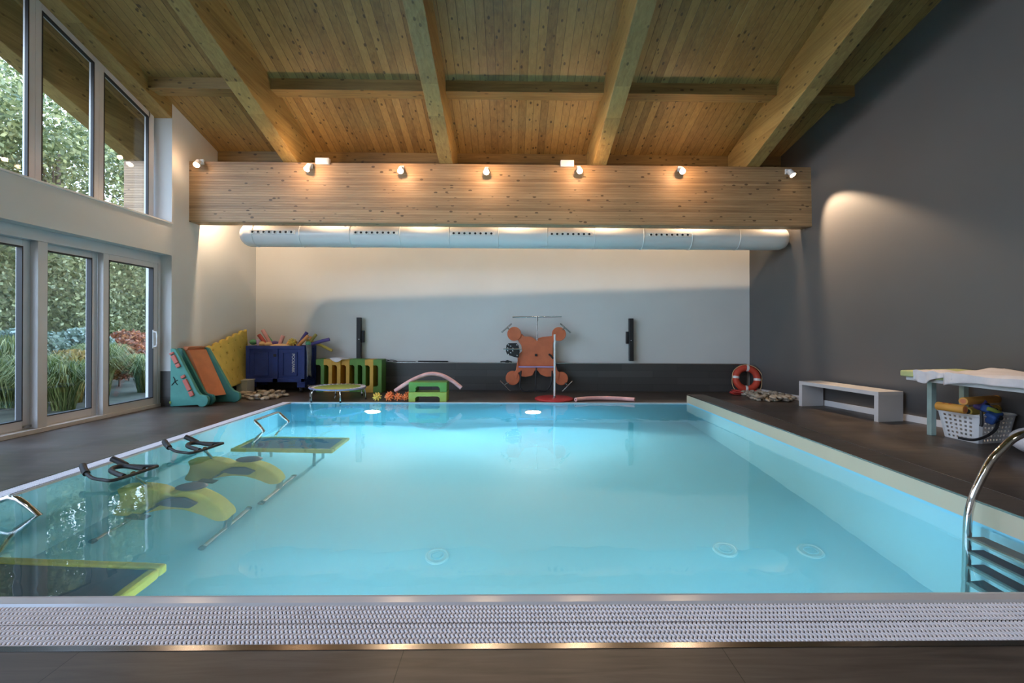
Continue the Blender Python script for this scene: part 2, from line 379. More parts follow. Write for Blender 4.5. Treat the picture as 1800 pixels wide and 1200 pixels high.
# right wall (slightly splayed), rear wall, back wall
b = MB()
def PR(u, v):
    y = -3.2+12.6*u; z = v*8.1; return (wall_right_x(y, min(z, 8)), y, z)
b.grid(PR, 24, 16)
o = b.build('wall_right', 'grey_wall', fix=False)
md = o.modifiers.new('solid', 'SOLIDIFY'); md.thickness = .25; md.offset = 1
structure(o, 'tall dark grey right wall', 'wall')
b = MB(); b.box(-5.6, 7.6, -3.3, -3.0, 0, 8.2)
structure(b.build('wall_rear', 'white_wall'))
b = MB(); XL, XR = -5.3, 4.95
b.hexa([(XL, back_y(XL), 0), (XR, back_y(XR), 0), (XR, back_y(XR)+.3, 0), (XL, back_y(XL)+.3, 0),
        (XL, back_y(XL), 4.5), (XR, back_y(XR), 4.5), (XR, back_y(XR)+.3, 4.5), (XL, back_y(XL)+.3, 4.5)])
structure(b.build('wall_back', 'white_wall'), 'white back wall under the air duct', 'wall')
# tiled low ledge at the foot of the back wall, with a pale edge profile
b = MB(); x0, x1, t = -5.15, 4.665, .09
b.hexa([(x0, back_y(x0)-t, 0), (x1, back_y(x1)-t, 0), (x1, back_y(x1)+.02, 0), (x0, back_y(x0)+.02, 0),
        (x0, back_y(x0)-t, .54), (x1, back_y(x1)-t, .54), (x1, back_y(x1)+.02, .54), (x0, back_y(x0)+.02, .54)])
structure(b.build('trim_3', 'wall_tile'), 'dark tiled ledge along the foot of the back wall', 'trim')
b = MB()
b.hexa([(x0, back_y(x0)-t-.006, .538), (x1, back_y(x1)-t-.006, .538), (x1, back_y(x1)-t+.012, .538), (x0, back_y(x0)-t+.012, .538),
        (x0, back_y(x0)-t-.006, .552), (x1, back_y(x1)-t-.006, .552), (x1, back_y(x1)-t+.012, .552), (x0, back_y(x0)-t+.012, .552)])
structure(b.build('trim_4', 'steel'), 'metal edge profile of the tiled ledge', 'trim')
# white baseboard on the right wall
b = MB()
pts = [(y, wall_right_x(y, .04)) for y in (-2.8, 1, 4, 6, 8, 8.9)]
for (ya, xa), (yb, xb) in zip(pts, pts[1:]):
    b.hexa([(xa-.018, ya, 0), (xa+.02, ya, 0), (xb+.02, yb, 0), (xb-.018, yb, 0), (xa-.018, ya, .085), (xa+.02, ya, .085), (xb+.02, yb, .085), (xb-.018, yb, .085)])
structure(b.build('baseboard_right', 'baseboard_white'), 'white baseboard of the grey wall', 'baseboard')

# ------------------------------------------------------------------ roof timbers
def rafter(xc, wd, names, label, y0=-3.1, y1=8.2, a=BE):
    b = MB(); b.hexa([(xc-wd/2, y0, a(y0)), (xc+wd/2, y0, a(y0)), (xc+wd/2, y1, a(y1)), (xc-wd/2, y1, a(y1)),
                      (xc-wd/2, y0, CE(y0)+.02), (xc+wd/2, y0, CE(y0)+.02), (xc+wd/2, y1, CE(y1)+.02), (xc-wd/2, y1, CE(y1)+.02)])
    return tag(b.build('rafter', 'beam_wood', bevel=.006), label, 'beam', 'sloping roof rafters')
rafter(-3.61, .235, 0, 'sloping timber rafter nearest the window wall, left of the ceiling lines')
rafter(-1.07, .225, 0, 'sloping timber rafter second from the window wall inside the hall')
rafter(1.465, .22, 0, 'sloping timber rafter right of the middle, second from the grey wall')
rafter(4.02, .22, 0, 'sloping timber rafter nearest the dark grey wall')
rafter(-6.15, .24, 0, 'sloping timber rafter outside under the eaves seen through the upper windows', y1=8.6)
b = MB(); a = lambda y: 6.74-.321*y
b.hexa([(-5.56, -3.1, a(-3.1)), (-5.25, -3.1, a(-3.1)), (-5.25, 7.124, a(7.124)), (-5.56, 7.124, a(7.124)),
        (-5.56, -3.1, CE(-3.1)+.02), (-5.25, -3.1, CE(-3.1)+.02), (-5.25, 7.124, CE(7.124)+.02), (-5.56, 7.124, CE(7.124)+.02)])
tag(b.build('window_head_beam', 'beam_wood', bevel=.005), 'sloping timber beam lying along the top of the upper windows', 'beam')
b = MB(); b.hexa([(-5.25, 6.65, 4.675), (5.32, 6.65, 4.675), (5.32, 6.88, 4.675), (-5.25, 6.88, 4.675),
                  (-5.25, 6.65, CE(6.65)+.02), (5.32, 6.65, CE(6.65)+.02), (5.32, 6.88, CE(6.88)+.02), (-5.25, 6.88, CE(6.88)+.02)])
tag(b.build('purlin', 'purlin_wood', bevel=.005), 'horizontal timber purlin crossing the ceiling between the rafters', 'beam')
b = MB(); b.hexa([(-5.2, 8.15, 3.96), (4.94, 8.15, 3.96), (4.94, 8.35, 3.96), (-5.2, 8.35, 3.96),
                  (-5.2, 8.15, CE(8.15)+.02), (4.94, 8.15, CE(8.15)+.02), (4.94, 8.35, CE(8.35)+.02), (-5.2, 8.35, CE(8.35)+.02)])
tag(b.build('wall_plate', 'purlin_wood'), 'dark timber plate behind the big beam where the roof boards end', 'beam')
b = MB(); b.box(-6.29, 5.14, 7.485, 7.73, 2.94, 3.925)
tag(b.build('glulam_beam', 'glulam_wood', bevel=.006), 'huge horizontal laminated timber beam spanning the hall above the duct', 'beam')

# ------------------------------------------------------------------ glazing in the left wall
def frame_rect(b, x0, x1, y0, y1, z0, z1, wy, wz, wz2=None):
    b.box(x0, x1, y0, y0+wy, z0, z1); b.box(x0, x1, y1-wy, y1, z0, z1)
    b.box(x0, x1, y0+wy, y1-wy, z0, z0+wz); b.box(x0, x1, y0+wy, y1-wy, z1-(wz2 or wz), z1)
n = 0
doors = [(6.14, 7.07, -5.50, -5.42, True), (5.40, 6.15, -5.585, -5.505, False), (4.30, 5.30, -5.585, -5.505, True), (3.35, 4.31, -5.50, -5.42, False),
         (2.30, 3.36, -5.585, -5.505, False), (1.2, 2.31, -5.50, -5.42, False), (.1, 1.21, -5.585, -5.505, False), (-1.3, .11, -5.50, -5.42, False), (-2.66, -1.29, -5.585, -5.505, False)]
for i, (y0, y1, xa, xb, handle) in enumerate(doors):
    r = bpy.data.objects.new('door_%d' % (i+1), None); sc.collection.objects.link(r); r.location = (xa, y0, .05)
    structure(r)
    b = MB(); frame_rect(b, xa, xb, y0, y1, .05, 2.2, .085, .105, .08); b.build('door_frame', 'alu_white', r, bevel=.004)
    b = MB(); frame_rect(b, xa+.015, xb+.002, y0+.08, y1-.08, .15, 2.125, .012, .012); b.build('gasket', 'rubber', r)
    b = MB(); b.box((xa+xb)/2-.006, (xa+xb)/2+.006, y0+.085, y1-.085, .155, 2.12); b.build('pane', 'window_glass', r)
    if i == 0:
        b = MB(); yh = 6.99
        b.tube([(xb, yh, .93), (xb+.045, yh, .93), (xb+.055, yh, .97), (xb+.055, yh, 1.10), (xb+.045, yh, 1.15), (xb, yh, 1.15)], .011, 10)
        b.box(xb, xb+.008, yh-.016, yh+.016, .9, 1.18); b.build('door_handle', 'white_plastic', r)
    if i == 2:
        b = MB(); b.box(xb, xb+.02, y1-.08, y1+.01, .07, .095); b.build('door_latch', 'steel', r)
# fixed surround: head box, sill track, posts
b = MB(); b.box(-5.6, -5.41, -2.7, 7.118, 2.2, 2.335); b.box(-5.6, -5.40, -2.7, 7.118, 0, .05)
b.box(-5.6, -5.42, 5.30, 5.41, .05, 2.2); b.box(-5.6, -5.41, 7.07, 7.118, .05, 2.2); b.box(-5.6, -5.42, -2.7, -2.66, .05, 2.2)
structure(b.build('trim_5', 'alu_white', bevel=.004), 'white aluminium surround of the sliding doors', 'trim')
wins = [(6.155, 7.09), (5.34, 6.155), (3.9, 5.34), (2.4, 3.9), (.9, 2.4), (-.6, .9), (-2.68, -.6)]
for i, (y0, y1) in enumerate(wins):
    r = bpy.data.objects.new('window_%d' % (i+1), None); sc.collection.objects.link(r); r.location = (-5.53, y0, 2.845); structure(r)
    T = lambda y: 6.742-.321*y
    b = MB(); s0 = .072
    for (a0, a1) in ((y0, y0+s0), (y1-s0-(.03 if i == 0 else 0), y1)):
        b.hexa([(-5.57, a0, 2.845), (-5.50, a0, 2.845), (-5.50, a1, 2.845), (-5.57, a1, 2.845), (-5.57, a0, T(a0)), (-5.50, a0, T(a0)), (-5.50, a1, T(a1)), (-5.57, a1, T(a1))])
    b.box(-5.57, -5.50, y0+s0, y1-s0, 2.845, 2.90)
    b.hexa([(-5.57, y0+s0, T(y0+s0)-.085), (-5.50, y0+s0, T(y0+s0)-.085), (-5.50, y1-s0, T(y1-s0)-.085), (-5.57, y1-s0, T(y1-s0)-.085),
            (-5.57, y0+s0, T(y0+s0)), (-5.50, y0+s0, T(y0+s0)), (-5.50, y1-s0, T(y1-s0)), (-5.57, y1-s0, T(y1-s0))])
    b.build('window_frame', 'alu_white', r, bevel=.004)
    b = MB(); u0, u1 = y0+s0, y1-s0-(.03 if i == 0 else 0)
    b.box(-5.535, -5.498, u0-.002, u0+.012, 2.9, T(u0)-.09); b.box(-5.535, -5.498, u1-.012, u1+.002, 2.9, T(u1)-.09)
    b.hexa([(-5.535, u0, T(u0)-.10), (-5.498, u0, T(u0)-.10), (-5.498, u1, T(u1)-.10), (-5.535, u1, T(u1)-.10), (-5.535, u0, T(u0)-.083), (-5.498, u0, T(u0)-.083), (-5.498, u1, T(u1)-.083), (-5.535, u1, T(u1)-.083)])
    b.build('gasket', 'rubber', r)
    b = MB(); b.hexa([(-5.545, u0, 2.9), (-5.535, u0, 2.9), (-5.535, u1, 2.9), (-5.545, u1, 2.9), (-5.545, u0, T(u0)-.085), (-5.535, u0, T(u0)-.085), (-5.535, u1, T(u1)-.085), (-5.545, u1, T(u1)-.085)])
    b.build('pane', 'window_glass', r)
# ------------------------------------------------------------------ pool
PX0, PX1, PY0, PY1, PZ = -3.60, 2.95, 2.083, 7.53, -1.5
pool = thing('swimming_pool', (-.3, 4.8, PZ), 'rectangular indoor pool with pale turquoise liner and white overflow edges', 'pool', kind='structure')
b = MB()
b.box(PX0-.15, PX1+.29, PY0-.1, PY1+.03, PZ-.1, PZ)
b.box(PX0-.15, PX0, PY0, PY1, PZ, -.06); b.box(PX1, PX1+.29, PY0, PY1+.03, PZ, -.0)
b.box(PX0-.15, PX1, PY1, PY1+.03, PZ, -.012); b.box(PX0-.15, PX1+.29, PY0-.1, PY0, PZ, -.05)
b.build('basin', 'pool_liner', pool)
b = MB()   # rounded white overflow rim on the near side, flat lip on the far side
b.prism([(1.99, -.03), (1.992, -.004), (2.005, .004), (2.05, .004), (2.07, -.001), (2.083, -.014), (2.09, -.04), (2.083, -.06), (1.99, -.06)], 0, PX0-.15, PX1)
b.build('near_rim', 'rim_grey', pool)
b = MB(); b.box(PX0-.15, PX1, PY1-.004, PY1+.03, -.02, .003); b.build('far_lip', 'rim_grey', pool)
b = MB(); b.box(PX0-.012, PX0+.004, PY0, PY1, -.05, -.004); b.build('side_lip', 'rim_grey', pool)
b = MB(); b.box(-3.7, PX1, 1.712, 1.742, -.1, .002); b.box(-3.75, -3.735, 1.712, PY1+.03, -.1, .002); b.build('edge_profile', 'profile_steel', pool)
b = MB(); b.box(-3.735, PX1, 1.742, 1.99, -.1, -.0065); b.box(-3.735, PX0-.012, 1.742, PY1, -.1, -.0065); b.build('gutter', 'gutter_dark', pool)
b = MB(); b.box(PX1, 3.24, 1.742, PY1+.03, .0005, .128); b.build('curb', 'pool_curb_face', pool)
b = MB(); b.box(PX1+.006, 3.24, 1.742, PY1+.03, .1285, .137); b.build('curb_tiles', 'floor_tile', pool)
b = MB(); b.box(PX1-.003, PX1+.006, 1.742, PY1+.03, .126, .138); b.box(3.236, 3.244, 1.742, PY1+.03, .10, .139); b.build('curb_profile', 'steel', pool)
# gratings: serpentine ribs with gaps
def ribs(name, n, start, pitch, acr0, acr1, axis, material):
    b = MB(); halves = [(acr0, (acr0+acr1)/2-.002), ((acr0+acr1)/2+.002, acr1)]; gap = .0056; amp = .0046 if axis == 0 else .003; seg = 22 if axis == 0 else 8
    for k in range(n):
        c0 = start+k*pitch
        for (h0, h1) in (halves if axis == 0 else [(acr0, acr1)]):
            vs = []; waves = 4 if axis == 0 else 3
            for i in range(seg+1):
                u = i/seg; w_ = amp*math.sin(2*math.pi*waves*u)
                
                for (e, z) in ((-pitch/2+gap/2, -.007), (-pitch/2+gap/2, -.0012), (-pitch/6, .001), (pitch/6, .001), (pitch/2-gap/2, -.0012), (pitch/2-gap/2, -.007)):
                    a_, q = c0+w_+e, h0+(h1-h0)*u
                    vs.append((a_, q, z) if axis == 0 else (q, a_, z))
            fs = [(i*6+j, i*6+j+1, (i+1)*6+j+1, (i+1)*6+j) for i in range(seg) for j in range(5)]
            b.add(vs, fs, False)
    o = b.build(name, material, pool, fix=False)
    return o
ribs('near_grating', 392, -3.69, .017, 1.744, 1.988, 0, 'grating_white')
ribs('side_grating', 330, 2.0, .0168, -3.733, PX0-.014, 1, 'grating_white')
bm_ = MB(); bm_.box(PX0-.01, PX1+.01, PY0-.012, PY1+.01, PZ-.01, -.011)
wt = bm_.build('pool_water', 'pool_water')
tag(wt, 'still turquoise water surface of the indoor pool', 'water', kind='stuff')
# underwater lamps
for i, (l, a_) in enumerate(UW):
    s_ = -1 if l[1] > 5 else 1
    yw = PY1 if s_ < 0 else PY0
    side = ['left of the two in the far pool wall', 'right of the two in the far pool wall', 'left of the two in the near pool wall', 'right of the two in the near pool wall'][i]
    r = thing('underwater_light', (l[0], yw, l[2]), 'round white underwater light, '+side, 'pool light', 'underwater lights')
    b = MB(); b.cyl((l[0], yw, l[2]), (l[0], yw+s_*.03, l[2]), .15, 28); b.torus((l[0], yw+s_*.03, l[2]), .135, .012, (0, 1, 0), 28, 6); b.build('bezel', 'white_plastic', r)
    b = MB(); b.cyl((l[0], yw+s_*.031, l[2]), (l[0], yw+s_*.036, l[2]), .135, 24); b.build('lens', 'underwater_glow', r)
# floor drains
for (x, y, lab) in ((-.60, 3.78, 'round floor inlet left of centre on the pool floor'), (1.80, 3.77, 'round floor inlet second from the right on the pool floor'), (2.46, 3.68, 'round floor inlet nearest the ladder on the pool floor')):
    r = thing('pool_floor_inlet', (x, y, PZ), lab, 'pool inlet', 'pool floor inlets')
    b = MB(); b.cyl((x, y, PZ), (x, y, PZ+.012), .10, 32); b.torus((x, y, PZ+.012), .088, .008, (0, 0, 1), 32, 6); b.build('flange', 'inlet_pale', r)
    b = MB(); b.torus((x, y, PZ+.014), .05, .006, (0, 0, 1), 24, 6); b.cyl((x, y, PZ+.01), (x, y, PZ+.018), .035, 20); b.build('nozzle_cap', 'pool_liner', r)

# ladder
r = thing('pool_ladder', (2.8, 2.45, PZ), 'chrome pool ladder with arched handrails and dark treads by the right pool edge', 'ladder')
def arc_rail(y):
    p = [(2.75, y, -1.15), (2.75, y, -.9), (2.752, y, -.3), (2.756, y, 0), (2.764, y, .115), (2.79, y, .21), (2.823, y, .286), (2.892, y, .416), (2.961, y, .492), (3.03, y, .554), (3.10, y, .587),
         (3.19, y, .605), (3.28, y, .598), (3.36, y, .565), (3.42, y, .50), (3.45, y, .41), (3.455, y, .3), (3.455, y, .0)]
    out = [Vector(p[0])]
    for i in range(1, len(p)-2):
        a0, a1, a2, a3 = (Vector(q) for q in p[i-1:i+3])
        for t in (.0, .33, .66):
            out.append(.5*((2*a1)+(-a0+a2)*t+(2*a0-5*a1+4*a2-a3)*t*t+(-a0+3*a1-3*a2+a3)*t**3))
    return out+[Vector(p[-2]), Vector(p[-1])]
for y in (2.70, 2.20):
    b = MB(); b.tube(arc_rail(y), .021, 16); rl = b.build('handrail', 'chrome', r)
    b = MB(); b.cyl((3.455, y, 0), (3.455, y, .02), .045, 20); b.build('floor_flange', 'steel', rl)
for z in (-.06, -.29, -.52, -.75):
    b = MB(); b.box(2.755, 2.845, 2.21, 2.69, z-.03, z-.003); tr_ = b.build('tread', 'panel_dark', r, bevel=.004)
    b = MB(); b.box(2.735, 2.757, 2.20, 2.70, z-.035, z); b.build('tread_edge', 'steel', tr_)

# ------------------------------------------------------------------ pool exercise machines under water
def treadmill(x0, x1, y0, y1, z, label, rail, posts):
    r = thing('aqua_treadmill', ((x0+x1)/2, (y0+y1)/2, PZ), label, 'treadmill', 'underwater treadmills')
    b = MB(); frame_rect_xy(b, x0-.06, x1+.06, y0-.06, y1+.06, z-.10, z+.02, .07); b.build('frame', 'bike_yellow', r, bevel=.02)
    b = MB(); b.box(x0, x1, y0, y1, z-.05, z); b.build('running_board', 'panel_dark', r, bevel=.006)
    b = MB(); b.tube(rail, .019, 12); b.build('handrail', 'chrome', r)
    for (px, py) in posts:
        b = MB(); b.cyl((px, py, PZ), (px, py, z-.06), .018, 12); b.build('leg', 'steel', r)
def frame_rect_xy(b, x0, x1, y0, y1, z0, z1, wd):
    b.box(x0, x1, y0, y0+wd, z0, z1); b.box(x0, x1, y1-wd, y1, z0, z1); b.box(x0, x0+wd, y0+wd, y1-wd, z0, z1); b.box(x1-wd, x1, y0+wd, y1-wd, z0, z1)
treadmill(-3.2, -2.13, 5.40, 5.86, -.80, 'yellow framed underwater treadmill with chrome bar at the far left of the pool',
          [(-3.05, 5.43, -.78), (-2.99, 5.42, -.30), (-2.91, 5.42, .0), (-2.96, 5.42, .06), (-3.01, 5.42, .107), (-3.025, 5.45, .113), (-3.03, 5.95, .113), (-3.01, 5.98, .105), (-2.95, 5.98, .05), (-2.89, 5.98, .0), (-2.97, 5.98, -.30), (-3.05, 5.97, -.78)],
          [(-3.0, 5.5), (-2.35, 5.5), (-3.0, 5.76), (-2.35, 5.76)])
treadmill(-3.3, -2.27, 2.30, 2.92, -.80, 'yellow framed underwater treadmill with chrome bar at the near left corner of the pool',
          [(-3.33, 3.0, -.82), (-3.25, 3.0, -.50), (-3.19, 3.0, -.28), (-3.055, 3.0, -.01), (-3.14, 3.0, .055), (-3.19, 3.0, .09), (-3.24, 3.0, .103), (-3.30, 3.0, .085), (-3.35, 2.98, .045), (-3.38, 2.93, .03), (-3.38, 2.5, .03), (-3.35, 2.4, -.05), (-3.30, 2.38, -.40), (-3.33, 2.38, -.82)],
          [(-3.1, 2.42), (-2.5, 2.42), (-3.1, 2.8), (-2.5, 2.8)])
def spline(p, sub=4, closed=False):
    p = [Vector(q) for q in p]; out = []; n_ = len(p)
    for i in range(n_ if closed else n_-1):
        a0 = p[i-1] if (i or closed) else p[0]; a1 = p[i]; a2 = p[(i+1) % n_]; a3 = p[(i+2) % n_] if (closed or i < n_-2) else p[-1]
        for k in range(sub):
            t = k/sub; out.append(.5*((2*a1)+(-a0+a2)*t+(2*a0-5*a1+4*a2-a3)*t*t+(-a0+3*a1-3*a2+a3)*t**3))
    if not closed: out.append(p[-1])
    return out
def aqua_bike(yc, dx, label):
    r = thing('aqua_bike', (-2.9+dx, yc, PZ), label, 'aqua bike', 'underwater exercise bikes')
    prof = [(-3.40, -.66), (-3.33, -.60), (-3.20, -.585), (-3.06, -.64), (-2.97, -.74), (-2.91, -.75), (-2.85, -.68), (-2.74, -.69), (-2.62, -.81), (-2.51, -1.0), (-2.45, -1.18), (-2.46, -1.28),
            (-2.56, -1.30), (-2.70, -1.18), (-2.84, -1.10), (-3.00, -1.12), (-3.16, -1.22), (-3.36, -1.30), (-3.44, -1.24), (-3.40, -1.05), (-3.38, -.85)]
    sm = [(q.x+dx, q.y) for q in spline([(x, z, 0) for x, z in prof], 3, True)]
    b = MB(); b.prism(sm, 1, yc-.075, yc+.075); b.build('body', 'bike_yellow', r, bevel=.03, segs=3)
    b = MB(); b.prism([(-3.04+dx, -.94), (-2.93+dx, -.80), (-2.80+dx, -.78), (-2.68+dx, -.90), (-2.74+dx, -1.0), (-2.92+dx, -.99)], 1, yc-.12, yc-.085); b.build('side_panel', 'panel_dark', r, bevel=.01)
    b = MB(); b.ball((-2.80+dx, yc, -.61), (.13, .10, .045), 18, 8); b.cyl((-2.80+dx, yc, -.75), (-2.80+dx, yc, -.62), .02, 12); b.build('saddle', 'panel_dark', r)
    b = MB(); b.cyl((-3.02+dx, yc-.17, -.98), (-3.02+dx, yc+.17, -.98), .018, 12); b.cyl((-3.02+dx, yc-.17, -.98), (-3.10+dx, yc-.17, -1.11), .014); b.cyl((-3.02+dx, yc+.17, -.98), (-2.94+dx, yc+.17, -.85), .014); b.build('crank', 'steel', r)
    for (px, pz, s_) in ((-3.10, -1.11, -1), (-2.94, -.85, 1)):
        b = MB(); b.obox((px+dx, yc+s_*.21, pz), (.17, .09, .03), (0, .15, 0)); b.build('pedal', 'panel_dark', r, bevel=.01)
    for fx in (-2.49, -3.36):
        b = MB(); b.cyl((fx+dx, yc-.31, PZ+.025), (fx+dx, yc+.31, PZ+.025), .022, 14)
        b.cyl((fx+dx, yc, PZ+.03), (fx+dx+(.02 if fx > -3 else .0), yc, -1.24), .03, 14); ft = b.build('foot_bar', 'steel', r)
        for s_ in (-1, 1):
            b = MB(); b.cyl((fx+dx, yc+s_*.31, PZ+.028), (fx+dx, yc+s_*.345, PZ+.028), .028, 14); b.build('end_cap', 'rubber', ft)
    # handlebar just above the water
    ox, oy = dx+.0, yc-4.05
    def W(pts, rr, mtl, nm):
        b = MB(); b.tube(spline([(x+ox, y+oy, z) for x, y, z in pts], 4), rr, 10); return b.build(nm, mtl, r)
    W([(-3.16, 4.02, -.60), (-3.10, 3.85, -.20), (-3.06, 3.74, .03)], .018, 'chrome', 'stem')
    W([(-3.41, 3.685, .105), (-3.36, 3.64, .09), (-3.296, 3.593, .07)], .024, 'black_plastic', 'grip')
    W([(-3.296, 3.593, .07), (-3.206, 3.545, .05), (-3.123, 3.535, .04), (-3.032, 3.522, .04), (-2.994, 3.673, .04), (-2.973, 3.885, .04)], .013, 'black_plastic', 'handlebar')
    W([(-3.348, 3.88, .105), (-3.29, 3.88, .08), (-3.225, 3.875, .05)], .024, 'black_plastic', 'grip')
    W([(-3.225, 3.875, .05), (-3.10, 3.88, .042), (-2.973, 3.885, .04)], .013, 'black_plastic', 'handlebar')
    W([(-3.02, 3.80, .04), (-3.10, 3.81, .05), (-3.20, 3.82, .06), (-3.235, 3.77, .062), (-3.20, 3.70, .058), (-3.12, 3.655, .05), (-3.03, 3.62, .04)], .019, 'black_plastic', 'inner_grip')
aqua_bike(4.05, 0, 'yellow underwater exercise bike with black handlebar, the nearer of the two')
aqua_bike(4.83, .06, 'yellow underwater exercise bike with black handlebar, the farther of the two')

# ------------------------------------------------------------------ spotlights, emergency lights
names = ['at the left end of the big beam', 'aimed down-left, second from the left on the big beam', 'third from the left on the big beam',
         'at the middle of the big beam', 'beside the right exit light on the big beam', 'second from the right end of the big beam', 'aimed at the grey wall at the right end of the big beam']
for i, (l, a_) in enumerate(FRONT):
    l = Vector(l); d = (Vector(a_)-l).normalized()
    r = thing('spotlight', (l.x, 7.485, l.z+.04), 'small white spotlight '+names[i], 'spotlight', 'spotlights on the big beam')
    b = MB(); b.box(l.x-.03, l.x+.03, 7.455, 7.485, l.z+.02, l.z+.10); b.cyl((l.x, 7.46, l.z+.06), l+Vector((0, 0, .03)), .01, 8); b.build('bracket', 'white_plastic', r, bevel=.003)
    b = MB(); b.cyl(l-d*.055, l+d*.05, .038, 20, .048); b.build('housing', 'white_plastic', r)
    b = MB(); b.cyl(l+d*.051, l+d*.054, .044, 20); b.build('lamp', 'lamp_glow_dim' if i in (1, 6) else 'lamp_glow', r)
for i, l in enumerate(BACK):
    r = thing('spotlight', (l[0], 7.73, l[2]), 'white spotlight behind the big beam, %s above the duct' % ['leftmost', 'second from left', 'third from left', 'middle one', 'third from right', 'second from right', 'rightmost'][i], 'spotlight', 'spotlights behind the big beam')
    b = MB(); b.box(l[0]-.03, l[0]+.03, 7.73, l[1]-.005, l[2]+.0, l[2]+.05); b.cyl((l[0], l[1], l[2]+.05), (l[0], l[1]+.015, l[2]-.04), .036, 16); b.build('housing', 'white_plastic', r)
for x, lab in ((-3.074, 'white emergency light box on top of the big beam, the left one'), (.922, 'white emergency light box on top of the big beam, the right one')):
    r = thing('emergency_light', (x, 7.52, 3.925), lab, 'emergency light', 'emergency lights on the big beam')
    b = MB(); b.box(x-.11, x+.11, 7.44, 7.52, 3.885, 3.99); b.build('housing', 'white_plastic', r, bevel=.008)
    b = MB(); b.box(x-.09, x+.09, 7.434, 7.441, 3.90, 3.975); b.build('diffuser', 'duct_white', r, bevel=.003)

# ------------------------------------------------------------------ air duct
DY, DZ, DR = 7.98, 2.83, .20
r = thing('air_duct', (0, DY, DZ), 'long white round ventilation duct below the big beam', 'duct')
b = MB(); prof = [(-4.64, .13), (-4.60, .17), (-4.56, .19), (-4.53, .2)]
b.tube([(x, DY, DZ) for x, q in prof]+[(4.6, DY, DZ), (4.74, DY, DZ), (4.82, DY, DZ), (4.86, DY, DZ)], [q for x, q in prof]+[.2, .195, .17, .12], 40)
b.build('pipe', 'duct_white', r)
seams = [528, 615, 702, 788, 874, 960, 1044, 1130, 1216, 1301]
for i, px in enumerate(seams+[447]):
    x = (px-896)/800*(DY-.15)
    b = MB(); b.torus((x, DY, DZ), DR+.001, .006 if i not in (7, 8) else .010, (1, 0, 0), 40, 6); b.build('seam_ring', 'duct_white', r)
for (p0, p1) in ((444, 517), (622, 695), (793, 865), (965, 1037), (1140, 1211)):
    xa, xb = (p0-896)/800*7.79, (p1-896)/800*7.79; th = R(4); ca, sa = math.cos(th), math.sin(th)
    b = MB(); c_ = Vector(((xa+xb)/2, DY-ca*(DR+.004), DZ+sa*(DR+.004)))
    b.obox(c_, (xb-xa+.05, .012, .07), (th*-1, 0, 0)); pl = b.build('nozzle_plate', 'duct_white', r, bevel=.003)
    for k in range(8):
        x = xa+.03+(xb-xa-.06)*k/7; n_ = Vector((0, -ca, sa)); c0 = Vector((x, DY, DZ))+n_*(DR+.006)
        b = MB(); b.torus(c0+n_*.006, .026, .008, n_, 16, 6); nz = b.build('nozzle', 'duct_white', pl)
        b = MB(); b.cyl(c0, c0+n_*.009, .022, 14); b.build('nozzle_opening', 'duct_hole', nz)

# ------------------------------------------------------------------ wall speakers, cables and rods on the ledge
for (x, tilt, s_, lab) in ((-3.03, 0, 1, 'tall slim black speaker on the back wall above the foam steps'), (2.39, -.012, -1, 'tall slim black speaker on the back wall right of the orange board')):
    y = back_y(x)-.10
    r = thing('wall_speaker', (x, back_y(x), 1.02), lab, 'speaker', 'speakers on the back wall')
    b = MB(); b.obox((x, y+.01, 1.02), (.085, .09, .84), (0, tilt, 0)); b.build('cabinet', 'speaker_black', r, bevel=.006)
    b = MB(); b.obox((x, y-.037, 1.02), (.07, .006, .80), (0, tilt, 0)); b.build('grille', 'rubber', r)
    b = MB(); b.box(x+s_*.045, x+s_*.085, y-.0, y+.10, .94, 1.18); b.build('bracket', 'black_plastic', r, bevel=.004)
    b = MB(); b.box(x-.01+s_*.01, x+.012+s_*.01, y-.043, y-.040, 1.0, 1.012); b.build('badge', 'white_print', r)
b = MB(); x0, x1 = -1.85, -1.25
b.tube([(x0, back_y(x0)-.05, .566), (x1, back_y(x1)-.05, .566)], .013, 10); tag(b.build('black_rod', 'black_plastic'), 'thin dark rod lying on the ledge edge right of the foam steps', 'rod')
b = MB(); b.tube([(-2.35, back_y(-2.3)-.05, .560), (-1.9, back_y(-1.9)-.05, .560)], .008, 8); tag(b.build('metal_rod', 'steel'), 'thin silver rod lying on the ledge beside the dark rod', 'rod')
b = MB(); y = back_y(-2.5)-.05
b.tube(spline([(-2.62, y, .558), (-2.55, y-.02, .60), (-2.45, y+.01, .585), (-2.5, y+.02, .56), (-2.4, y, .59), (-2.3, y-.01, .575), (-2.25, y, .558), (-2.15, y, .558)], 5), .006, 6)
tag(b.build('black_cable', 'rubber'), 'tangled black cable on the ledge at the right end of the foam steps', 'cable')
b = MB(); y = back_y(-.1)-.05
b.tube(spline([(-.2, y, .56), (-.15, y, .575), (-.10, y, .57), (-.06, y, .59), (-.02, y, .575), (.03, y, .56)], 4), .012, 6); b.box(-.10, -.02, y-.02, y+.02, .552, .58)
tag(b.build('cable_clip', 'rubber'), 'small black clip on the ledge left of the orange board', 'clip')

